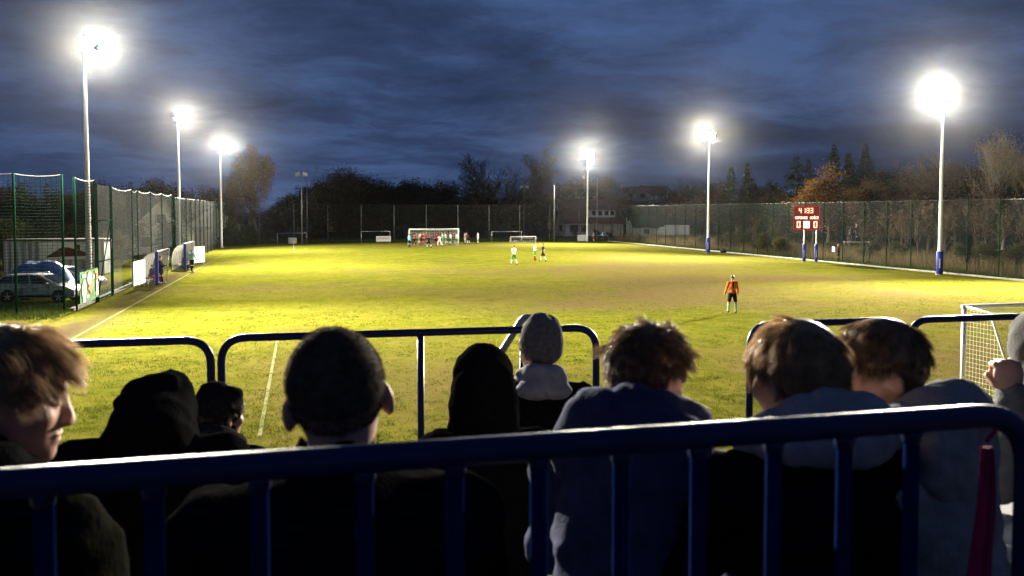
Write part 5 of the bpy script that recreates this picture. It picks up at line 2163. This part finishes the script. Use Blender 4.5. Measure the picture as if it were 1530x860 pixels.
def panel(x0, x1, y, label, mids, name='railing_panel', yb=None):
    r = thing(name, ((x0 + x1) / 2, y, 3.25), label, 'railing', 'blue railing panels at the front of the stand')
    yb = y if yb is None else yb
    m = on(r)
    m.path(rounded([(x0, y, 3.26), (x0, y, FZ), (x1, yb, FZ), (x1, yb, 3.26)], .13, 10), .0205, 14)
    m.build('frame', MATS['rail_blue'], r, True)
    for x in mids:
        t = (x - x0) / (x1 - x0)
        m = on(r)
        m.tube((x, y + (yb - y) * t, 3.26), (x, y + (yb - y) * t, FZ), .0185, n=12)
        m.build('upright', MATS['rail_blue'], r, True)
    for x in (x0, x1):
        m = on(r)
        m.box((x, y, 3.258), (.12, .12, .014))
        m.build('foot_plate', MATS['rail_blue'], r)
    return r


panel(-2.6, -.452, 4.62, 'blue front railing panel at the left behind the boy in profile', [-1.5])
panel(-.405, 1.60, 4.66, 'blue front railing panel behind the shaven head and the knitted cap', [.617, 1.18], yb=4.6)
panel(2.495, 3.49, 4.50, 'blue front railing panel behind the two boys at the right', [])
panel(3.535, 5.4, 4.47, 'blue front railing panel at the right edge before the near goal', [4.9])
r = thing('stair_handrail', (1.2, 4.8, 0), 'grey steel tube slanting down beside the railing by the knitted cap', 'handrail')
m = on(r)
m.path(rounded([(1.30, 4.66, 4.40), (1.215, 4.74, 4.405), (.80, 5.35, 3.45), (.3, 6.1, 2.35)], .03, 5), .0205, 12)
m.build('tube', MATS['galv'], r, True)
m = on(r)
m.tube((.3, 6.1, 0), (.3, 6.1, 2.35), .02, n=10)
m.build('post', MATS['galv'], r, True)


# ------------------------------------------------------------------ spectators in the stand
def hair_mesh(name, H, R, s, root, style, material, n, seed, length, width=.0016):
    rs = np.random.RandomState(seed)
    c0 = np.array([0, -.012, .03])
    rad = np.array([.078, .098, .092])
    u = rs.randn(n * 3, 3)
    u /= np.linalg.norm(u, axis=1)[:, None]
    p = c0 + u * rad
    hl = np.interp(p[:, 1], [-.11, -.07, -.038, -.022, .03, .055, .09], [-.055, -.045, -.03, .028, .030, .060, .078])
    p = p[p[:, 2] > hl + rs.randn(len(p)) * .004][:n]
    N = len(p)
    nrm = (p - c0) / rad ** 2
    nrm /= np.linalg.norm(nrm, axis=1)[:, None]
    crown = np.array([.012, -.055, .115])
    flow = p - crown
    flow -= nrm * (flow * nrm).sum(1)[:, None]
    flow /= np.linalg.norm(flow, axis=1)[:, None] + 1e-6
    # clumps
    kc = style.get('clumps', 220)
    ci = rs.randint(0, N, kc)
    own = np.empty(N, int)
    for a in range(0, N, 2000):
        own[a:a + 2000] = ((p[a:a + 2000, None, :] - p[ci][None]) ** 2).sum(2).argmin(1)
    cj = rs.randn(kc, 3) * style.get('mess', .5)
    swirl = np.cross(nrm, flow) * style.get('swirl', .3)
    fw = np.array(style.get('sweep', (0, 0, 0)), float)
    L = length * (.65 + .6 * rs.rand(N)) * np.interp(p[:, 2], [-.06, .02, .09], [style.get('side', .45), .8, 1.0])
    L *= 1 + np.clip(.2 * rs.randn(kc), -.3, .3)[own]
    L *= np.clip(np.linalg.norm(p - crown, axis=1) / .035, .45, 1)
    k = style.get('seg', 5)
    pts = [p]
    q = p.copy()
    for i in range(k):
        t = (i + .5) / k
        d = nrm * (style.get('lift', .7) * (1 - t) + .06) + flow * style.get('flow', .8) + swirl + cj[own] * (.35 + .5 * t) + fw * (.3 + t) + rs.randn(N, 3) * style.get('frizz', .10)
        d[:, 2] -= style.get('grav', .5) * t * t
        d /= np.linalg.norm(d, axis=1)[:, None]
        q = q + d * (L / k)[:, None]
        # pull to the clump's own strand
        if i >= 1:
            q = q + ((q[ci])[own] + (p - p[ci][own]) * .75 - q) * style.get('pull', .22)
        w = (q - c0) / (rad * 1.02)
        rr = np.linalg.norm(w, axis=1)
        ins = rr < 1
        q[ins] = c0 + w[ins] / rr[ins][:, None] * rad * 1.02
        pts.append(q.copy())
    side = rs.randn(N, 3)
    T = pts[-1] - pts[0]
    side = np.cross(T, side)
    side /= np.linalg.norm(side, axis=1)[:, None] + 1e-9
    V = []
    for i, q in enumerate(pts):
        w = width * (1 - .85 * i / k)
        V += [q - side * w, q + side * w]
    V = np.stack(V, 1)                                     # N, 2(k+1), 3
    m_ = 2 * (k + 1)
    base = (np.arange(N) * m_)[:, None, None]
    fq = np.array([[2 * i, 2 * i + 1, 2 * i + 3, 2 * i + 2] for i in range(k)])[None]
    Q = (base + fq).reshape(-1, 4)
    V = V.reshape(-1, 3) * s
    V = H + V @ R.T - np.array(root.location)
    return np_mesh(name, V, Q, MATS[material], root, True)


def spectator(px, py, dist, label, yaw=0, nod=0, roll=0, tyaw=0, s=1.0, hair=None, top='cl_black', hood=None, hoodmat=None, lean=.10,
              shw=.185, fist=None, legm='denim', seed=1, cap_fn=None, cap_mat=None, topname='jacket', drop=0.0, collar=True, thick=0.0, back=0.0):
    H = at_d(px, py, dist)
    R = Rz(-math.radians(yaw)) @ Rx(-math.radians(nod)) @ Ry(math.radians(roll))
    TR = Rz(-math.radians(tyaw))
    f, rgt, up = TR @ np.array([0, 1., 0]), TR @ np.array([1., 0, 0]), np.array([0, 0, 1.])
    tier = 3.45 if H[1] < 2.62 else 3.25
    root = thing('person', (H[0], H[1] - .1, tier), label, 'person', 'spectators seated in the stand')
    nb = H - up * (.128 + drop) * s - f * (.035 + back + .03 * (nod > 15)) * s
    chest = nb - up * .20 * s - f * (.02 + lean * .35)
    pel = nb - up * .50 * s - f * (.03 + lean)
    J = {}
    for k, nm in ((-1, 'l'), (1, 'r')):
        sh = nb + rgt * k * shw * s - up * .075 * s
        J['sh' + nm] = sh
        J['el' + nm] = sh - up * .24 * s + f * .08 + rgt * k * .06
        J['wr' + nm] = J['el' + nm] + f * .19 - up * .06 - rgt * k * .09
        hip = pel + rgt * k * .09 - up * .03
        J['hip' + nm] = hip
        J['kn' + nm] = hip + f * .40 * s + rgt * k * .05 + up * .0
        J['an' + nm] = np.array([J['kn' + nm][0], J['kn' + nm][1], tier + .06]) - f * .03
        J['to' + nm] = J['an' + nm] + f * .15 - up * .025
    zones = [[], [], []]
    FR = None
    if fist:
        fs, fpx, fpy, fd, fyaw, ftilt = fist
        Wf = at_d(fpx, fpy, fd)
        FR = Rz(-math.radians(fyaw)) @ Ry(math.radians(ftilt))
        wr = Wf - FR @ np.array([0, 0, .05])
        J['wr' + fs] = wr
        d = wr - J['sh' + fs]
        mid_ = J['sh' + fs] + d * .5
        J['el' + fs] = mid_ - up * .20 + rgt * (.10 if fs == 'r' else -.10) * .6
        for i in range(3): zones[i].append((wr[i] - .07 if i < 2 else wr[i] - .03, wr[i] + .075 if i < 2 else wr[i] + .13, .0042))
    for i in range(3): zones[i].append((H[i] - .125 * s, H[i] + .125 * s, .0062))
    allp = np.array([H, nb, pel] + list(J.values()))
    lo, hi = allp.min(0) - .15, allp.max(0) + .15
    A = [axis(lo[i], hi[i], .024, zones[i]) for i in range(3)]

    def body(P):
        d = ell(P, pel + (chest - pel) * .2, (.15 * s, .105 * s, .16 * s), TR)
        d = smin(d, ell(P, chest, (.155 * s, .10 * s, .2 * s), TR), .06)
        for k in 'lr':
            d = smin(d, cap(P, nb - up * .05, J['sh' + k], .05, .05), .05)
            d = smin(d, cap(P, J['sh' + k], J['el' + k], .045, .037), .03)
            d = smin(d, cap(P, J['el' + k], J['wr' + k], .036, .027), .02)
            d = smin(d, cap(P, J['hip' + k], J['kn' + k], .075, .052), .04)
            d = smin(d, cap(P, J['kn' + k], J['an' + k], .052, .036), .02)
            d = smin(d, cap(P, J['an' + k], J['to' + k], .038, .032), .02)
        if fist:
            d = smin(d, fist_sdf(P, J['wr' + fist[0]], FR, 1.15 if fist[0] == 'r' else 1.0), .012)
        d = smin(d, cap(P, nb - up * .04, H + R @ np.array([0, -.02, -.05]) * s, .058 * s, .050 * s), .03)
        return smin(d, head_sdf(P, H, R, s, True), .018)

    v, q = nets(body, *A)
    np_mesh('body', v - np.array(root.location), q, MATS['skin'], root, True)

    # trousers
    lo2 = np.array([J[k] for k in ('hipl', 'hipr', 'knl', 'knr', 'anl', 'anr')]).min(0) - .15
    hi2 = np.array([J[k] for k in ('hipl', 'hipr', 'knl', 'knr', 'anl', 'anr')]).max(0) + .15

    def trou(P):
        d = ell(P, pel - up * .02, (.17 * s, .125 * s, .13 * s), TR)
        for k in 'lr':
            d = smin(d, cap(P, J['hip' + k], J['kn' + k], .092, .07), .04)
            d = smin(d, cap(P, J['kn' + k], J['an' + k], .068, .055), .03)
        return d + lump(P, .003, 40, seed)

    v, q = nets(trou, *[axis(lo2[i], hi2[i], .022) for i in range(3)])
    np_mesh('trousers', v - np.array(root.location), q, MATS[legm], root, True)
    v, q = nets(lambda P: np.minimum(cap(P, J['anl'], J['tol'], .048, .042), cap(P, J['anr'], J['tor'], .048, .042)),
                *[axis(lo2[i] - .1, hi2[i] + .15, .02) if i < 2 else axis(tier - .02, tier + .14, .02) for i in range(3)])
    np_mesh('shoes', v - np.array(root.location), q, MATS['boot'], root, True)

    # jacket
    tk = thick

    def jacket(P):
        d = ell(P, pel + (chest - pel) * .25 + up * .02, (.178 * s + tk, .135 * s + tk, .19 * s), TR)
        d = smin(d, ell(P, chest + up * .01, (.178 * s + tk, .13 * s + tk, .205 * s), TR), .06)
        for k in 'lr':
            d = smin(d, cap(P, nb - up * .045 * s, J['sh' + k], .070 * s + tk, .068 * s + tk), .05)
            a = cap(P, J['sh' + k], J['el' + k], .066 * s + tk, .056 * s + tk)
            a = smin(a, cap(P, J['el' + k], J['wr' + k], .055 * s + tk, .040 * s + tk * .5), .03)
            d = smin(d, a, .035)
        if collar:
            d = smin(d, cap(P, nb - up * .02 - f * .01, nb + up * .045 + f * .005, .082 * s, .070 * s), .03)
            d = smax(d, -cap(P, nb + up * .045 + f * .01, nb + up * .3 + f * .05, .056 * s, .09 * s), .012)
        return d + lump(P, .006, 24, seed) + lump(P, .003, 52, seed + 2) + crease(P, .008, 34, seed) - crease(P, .005, 21, seed + 4)

    jl = np.array([nb, pel, J['shl'], J['shr'], J['ell'], J['elr'], J['wrl'], J['wrr']])
    v, q = nets(jacket, *[axis(jl.min(0)[i] - .21, jl.max(0)[i] + .21, .0115) for i in range(3)])
    jk = np_mesh(topname, v - np.array(root.location), q, MATS[top], root, True)

    hb = [axis(min(H[i], nb[i]) - (.26, .26, .24)[i], max(H[i], nb[i]) + (.26, .26, .26)[i], .0085) for i in range(3)]
    if hood:
        def hoodf(P):
            if hood == 'up' or hood == 'slump':
                T = lambda v: H + R @ (np.array(v, float) * s)
                d = ell(P, T((0, -.012, .028)), ((.108 if hood == 'slump' else .098) * s, .122 * s, .118 * s), R)
                d = smin(d, ell(P, T((0, -.05, -.05)), (.092 * s, .085 * s, .10 * s), R), .05)
                d = smin(d, cap(P, T((0, -.02, -.07)), nb - up * .02, .10 * s, .125 * s), .06)
                if hood == 'slump':
                    d = smin(d, ell(P, T((.035, -.03, .10)), (.045 * s, .05 * s, .04 * s), R), .03)
                    d = smin(d, ell(P, T((-.045, -.03, .055)), (.05 * s, .07 * s, .045 * s), R), .03)
                    d = smin(d, cap(P, T((-.09, -.10, .02)), T((.05, -.115, .075)), .014 * s, .018 * s), .02)
                d = smax(d, -ell(P, T((0, .13, -.02)), (.066 * s, .09 * s, .105 * s), R), .015)
                d = d + lump(P, .004, 34, seed) + lump(P, .002, 70, seed + 1)
                # centre seam
                cx_ = (P[0] - H[0]) * f32(R[0, 0]) + (P[1] - H[1]) * f32(R[1, 0]) + (P[2] - H[2]) * f32(R[2, 0])
                return d - .003 * np.exp(-(np.abs(cx_) - .03) ** 2 / .00002)
            sz = {'down': 1.0, 'small': .82, 'wide': 1.12}.get(hood, 1.25)
            d = None
            prev = None
            for i in range(13):
                a = math.pi * 2 * i / 12
                bk = .5 - .5 * math.cos(a)
                c = nb + rgt * math.sin(a) * (.088 + .022 * bk) * s * sz + f * (math.cos(a) * .088 + .018) * s + up * ((-.06 + .125 * bk) * s)
                rr_ = (.026 + .026 * bk) * s * sz
                if prev is not None:
                    q_ = cap(P, prev[0], c, prev[1], rr_)
                    d = q_ if d is None else smin(d, q_, .02)
                prev = (c, rr_)
            fl = ell(P, nb - f * .105 * s + up * (.04 if hood == 'wide' else -.01) * s, (.145 * s * sz, .062 * s, (.115 if hood not in ('small', 'wide') else .06) * s * sz), TR)
            d = smin(d, fl, .05)
            if hood not in ('small', 'wide'): d = smin(d, ell(P, nb - f * .125 * s - up * .10 * s, (.085 * s * sz, .05 * s, .085 * s), TR), .04)
            d = smax(d, -cap(P, nb + up * .02 + f * .02, H, .055 * s, .06 * s), .012)
            cx_ = (P[0] - nb[0]) * f32(rgt[0]) + (P[1] - nb[1]) * f32(rgt[1])
            return d + lump(P, .006, 24, seed) + lump(P, .003, 50, seed + 3) + crease(P, .008, 38, seed) - crease(P, .004, 25, seed + 4) + .004 * np.exp(-cx_ ** 2 / .00003)

        v, q = nets(hoodf, *hb)
        np_mesh('hood', v - np.array(root.location), q, MATS[hoodmat or top], jk if False else root, True)
    if cap_fn:
        v, q = nets(lambda P: cap_fn(P, H, R, s), *[axis(H[i] - .16, H[i] + .20, .0072) for i in range(3)])
        np_mesh('knitted_cap', v - np.array(root.location), q, MATS[cap_mat], root, True)
    if hair:
        kind, hm = hair
        e = .004 if kind == 'buzz' else .010

        def scalp(P):
            d = ell(P, H + R @ (np.array([0, -.012, .03]) * s), [x * s + e for x in (.0765, .0965, .0905)], R)
            ly = (P[0] - H[0]) * f32(R[0, 1]) + (P[1] - H[1]) * f32(R[1, 1]) + (P[2] - H[2]) * f32(R[2, 1])
            lz = (P[0] - H[0]) * f32(R[0, 2]) + (P[1] - H[1]) * f32(R[1, 2]) + (P[2] - H[2]) * f32(R[2, 2])
            hl = np.interp(ly / s, [-.11, -.07, -.038, -.022, .03, .055, .09], [-.055, -.045, -.03, .028, .030, .060, .078]) * s
            if kind == 'buzz':
                hl = hl + f32(.035) * s
            return smax(d, (hl - lz).astype(f32), .012)

        v, q = nets(scalp, *[axis(H[i] - .14, H[i] + .15, .0068) for i in range(3)])
        np_mesh('scalp_hair', v - np.array(root.location), q, MATS[hm], root, True)
        st = dict(HAIR[kind])
        n_, L_, w_ = st.pop('n'), st.pop('len'), st.pop('w')
        hair_mesh('hair', H, R, s, root, st, hm, n_, seed, L_, w_)
    return root


HAIR = {
    'buzz': dict(n=16000, len=.007, w=.0006, lift=1.2, flow=.35, mess=.1, frizz=.2, grav=0, seg=2, pull=0, side=.8, clumps=50),
    'mop': dict(n=17000, len=.070, w=.00075, lift=.45, flow=1.0, mess=.26, frizz=.15, grav=.9, seg=6, clumps=260, pull=.16, side=.5, swirl=.2, sweep=(.0, .18, 0)),
    'tousled': dict(n=17000, len=.044, w=.00075, lift=.58, flow=.75, mess=.42, frizz=.20, grav=.40, seg=5, clumps=260, pull=.15, side=.36, swirl=.3),
    'bowl': dict(n=17000, len=.050, w=.00075, lift=.38, flow=1.0, mess=.2, frizz=.13, grav=.8, seg=6, clumps=280, pull=.14, side=.36, swirl=.15, sweep=(-.05, .05, 0)),
    'crop': dict(n=17000, len=.042, w=.0007, lift=.34, flow=1.0, mess=.16, frizz=.13, grav=.6, seg=5, clumps=300, pull=.12, side=.26, swirl=.1, sweep=(0, .2, 0)),
}


def low_hat(P, H, R, s):
    T = lambda v: H + R @ (np.array(v, float) * s)
    d = ell(P, T((0, -.014, .040)), (.094 * s, .114 * s, .098 * s), R)
    d = smin(d, ell(P, T((-.03, -.02, .125)), (.040 * s, .05 * s, .022 * s), R), .03)
    d = smin(d, ell(P, T((.05, .02, .10)), (.03 * s, .04 * s, .026 * s), R), .02)
    lz = (P[0] - H[0]) * f32(R[0, 2]) + (P[1] - H[1]) * f32(R[1, 2]) + (P[2] - H[2]) * f32(R[2, 2])
    ly = (P[0] - H[0]) * f32(R[0, 1]) + (P[1] - H[1]) * f32(R[1, 1]) + (P[2] - H[2]) * f32(R[2, 1])
    d = d + crease(P, .005, 60, 2.0) + lump(P, .003, 50, 1.0)
    return smax(d, (ly * f32(.55) - lz - f32(.035 * s)).astype(f32), .008)


def beanie(P, H, R, s):
    T = lambda v: H + R @ (np.array(v, float) * s)
    d = ell(P, T((0, -.016, .045)), (.094 * s, .112 * s, .112 * s), R)
    d = smin(d, ell(P, T((0, -.03, .115)), (.060 * s, .072 * s, .056 * s), R), .05)
    d = smin(d, ell(P, T((-.024, -.03, .158)), (.030 * s, .034 * s, .018 * s), R), .02)
    d = smin(d, ell(P, T((.038, -.045, .136)), (.024 * s, .030 * s, .020 * s), R), .015)
    d = smax(d, -cap(P, T((.012, -.10, .155)), T((.012, .02, .168)), .009 * s, .009 * s), .012)
    lz = (P[0] - H[0]) * f32(R[0, 2]) + (P[1] - H[1]) * f32(R[1, 2]) + (P[2] - H[2]) * f32(R[2, 2])
    lx = (P[0] - H[0]) * f32(R[0, 0]) + (P[1] - H[1]) * f32(R[1, 0])
    ly = (P[0] - H[0]) * f32(R[0, 1]) + (P[1] - H[1]) * f32(R[1, 1]) + (P[2] - H[2]) * f32(R[2, 1])
    d = d - .004 * np.exp(-((lz + .008) / .018) ** 2)
    d = d + .0012 * np.sin(np.arctan2(lx, ly) * 46)
    return smax(d, -(lz + .036 * s + .25 * (ly - .0) * (-.35)).astype(f32), .008)


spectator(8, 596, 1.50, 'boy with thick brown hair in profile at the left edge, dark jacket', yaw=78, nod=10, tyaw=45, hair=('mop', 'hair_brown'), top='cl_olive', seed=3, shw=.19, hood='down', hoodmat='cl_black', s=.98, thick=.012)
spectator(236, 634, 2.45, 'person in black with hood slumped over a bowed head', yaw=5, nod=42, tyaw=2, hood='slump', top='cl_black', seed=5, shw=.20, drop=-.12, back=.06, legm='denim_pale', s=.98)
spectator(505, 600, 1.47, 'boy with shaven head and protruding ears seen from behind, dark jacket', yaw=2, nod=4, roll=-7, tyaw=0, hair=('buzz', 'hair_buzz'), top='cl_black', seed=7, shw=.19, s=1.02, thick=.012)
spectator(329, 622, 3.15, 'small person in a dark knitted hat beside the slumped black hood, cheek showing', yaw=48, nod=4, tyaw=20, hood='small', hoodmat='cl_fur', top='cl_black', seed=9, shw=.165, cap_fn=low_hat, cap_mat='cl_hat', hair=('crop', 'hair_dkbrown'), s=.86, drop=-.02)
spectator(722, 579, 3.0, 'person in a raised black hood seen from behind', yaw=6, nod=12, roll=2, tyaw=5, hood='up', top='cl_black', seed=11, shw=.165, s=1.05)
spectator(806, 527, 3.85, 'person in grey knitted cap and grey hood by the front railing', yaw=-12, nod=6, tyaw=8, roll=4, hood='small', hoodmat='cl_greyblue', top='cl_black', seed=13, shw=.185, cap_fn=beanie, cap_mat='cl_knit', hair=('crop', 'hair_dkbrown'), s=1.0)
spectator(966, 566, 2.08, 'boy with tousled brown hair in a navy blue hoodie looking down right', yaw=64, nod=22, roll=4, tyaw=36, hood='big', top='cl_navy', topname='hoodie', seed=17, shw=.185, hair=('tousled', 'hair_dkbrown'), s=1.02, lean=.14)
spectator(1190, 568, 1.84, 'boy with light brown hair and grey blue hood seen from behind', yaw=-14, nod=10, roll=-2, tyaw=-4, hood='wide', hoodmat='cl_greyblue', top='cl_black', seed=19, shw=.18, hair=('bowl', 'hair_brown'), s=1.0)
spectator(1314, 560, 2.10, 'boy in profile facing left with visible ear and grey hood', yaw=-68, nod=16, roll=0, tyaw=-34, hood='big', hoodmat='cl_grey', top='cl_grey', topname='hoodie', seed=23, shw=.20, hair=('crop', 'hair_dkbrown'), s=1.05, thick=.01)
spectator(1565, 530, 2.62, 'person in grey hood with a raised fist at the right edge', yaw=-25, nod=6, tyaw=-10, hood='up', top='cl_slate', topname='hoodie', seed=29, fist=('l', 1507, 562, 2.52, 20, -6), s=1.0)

# a pink garment hanging behind the near rail's right end
r = thing('pink_jacket', (1.2, 1.36, 3.64), 'pink jacket hanging behind the right end of the near rail', 'jacket')
c0 = at_d(1487, 690, 1.45)


cols, rows_n = 22, 40
cloth_verts = []
for j in range(rows_n):
    t = j / (rows_n - 1)
    w = .010 + .030 * t ** .7
    for i in range(cols):
        u = i / (cols - 1) * 2 - 1
        fold = (.005 + .016 * t) * math.sin(u * 7.5 + 1.2 * math.sin(t * 5)) + .004 * math.sin(u * 17 + t * 3)
        cloth_verts.append((c0[0] - .014 * t + u * w * .62 + .004 * math.sin(t * 9), c0[1] + .02 + fold, c0[2] + .02 - .52 * t - .012 * u * t))
cloth_quads = [(j * cols + i, j * cols + i + 1, (j + 1) * cols + i + 1, (j + 1) * cols + i) for j in range(rows_n - 1) for i in range(cols - 1)]
o = np_mesh('cloth', np.array(cloth_verts) - np.array(r.location), cloth_quads, MATS['cl_pink'], r, True)
sd = o.modifiers.new('thickness', 'SOLIDIFY')
sd.thickness = .004
m = on(r)
m.path([c0 + (0, .02, .03), c0 + (0, .0, .055), (c0[0] + .005, 1.20, RZ - .02)], .004, 6)
m.build('hanging_loop', MATS['cl_pink'], r)

# lettering curves become plain meshes
for o in [o for o in bpy.data.objects if o.type == 'FONT']:
    dg = bpy.context.evaluated_depsgraph_get()
    me = bpy.data.meshes.new_from_object(o.evaluated_get(dg))
    c = bpy.data.objects.new(o.name + '_mesh', me)
    COL.objects.link(c)
    c.parent = o.parent
    c.location, c.rotation_euler, c.scale = o.location, o.rotation_euler, o.scale
    nm = o.name.split('.')[0]
    bpy.data.objects.remove(o)
    c.name = nm
    tag(c, kind='stuff')

# tell the members of a row apart by their order, as seen from the stand
ORD = ['leftmost']
for word in ('second', 'third', 'fourth', 'fifth', 'sixth', 'seventh', 'eighth', 'ninth', 'tenth', 'eleventh', 'twelfth', 'thirteenth', 'fourteenth'):
    ORD.append(word + ' from left')
rows = {}
for o in bpy.data.objects:
    if o.parent is None and o.get('label') and o.get('group') and o.get('category') != 'ball':
        rows.setdefault(o['label'], []).append(o)
for lb, os_ in rows.items():
    if len(os_) < 2:
        continue
    sx_ = lambda o: (float(np.array(o.location) @ RGT) / float((np.array(o.location) - CAMP) @ FWD))
    os_.sort(key=sx_)
    k = len(os_)
    for i, o in enumerate(os_):
        if i < 14:
            w = ORD[i]
        elif k - 1 - i < 14:
            w = ORD[k - 1 - i].replace('left', 'right')
        else:
            w = 'in the middle'
        o['label'] = lb + ', ' + w

# ------------------------------------------------------------------ evening mist, tuned to stand in for lens glow round the lamps too
hm = bpy.data.materials.new('mist_glow')
hm.use_nodes = True
n, l = hm.node_tree.nodes, hm.node_tree.links
n.clear()
pv = nd(n, 'ShaderNodeVolumePrincipled')
pv.inputs['Color'].default_value = (.95, .95, .95, 1)
pv.inputs['Density'].default_value = HAZE
pv.inputs['Anisotropy'].default_value = .97
ho = nd(n, 'ShaderNodeOutputMaterial')
l.new(pv.outputs[0], ho.inputs['Volume'])
m = MB()
m.box((60, 700, 12), (2000, 1580, 34))
m.v = [(x, y, -2.0 if z < 0 else 32.0) for x, y, z in m.v]
hz_o = m.build('haze', hm)
tag(hz_o, 'thin evening mist, added to carry lens glow round the floodlights', 'mist', kind='stuff')
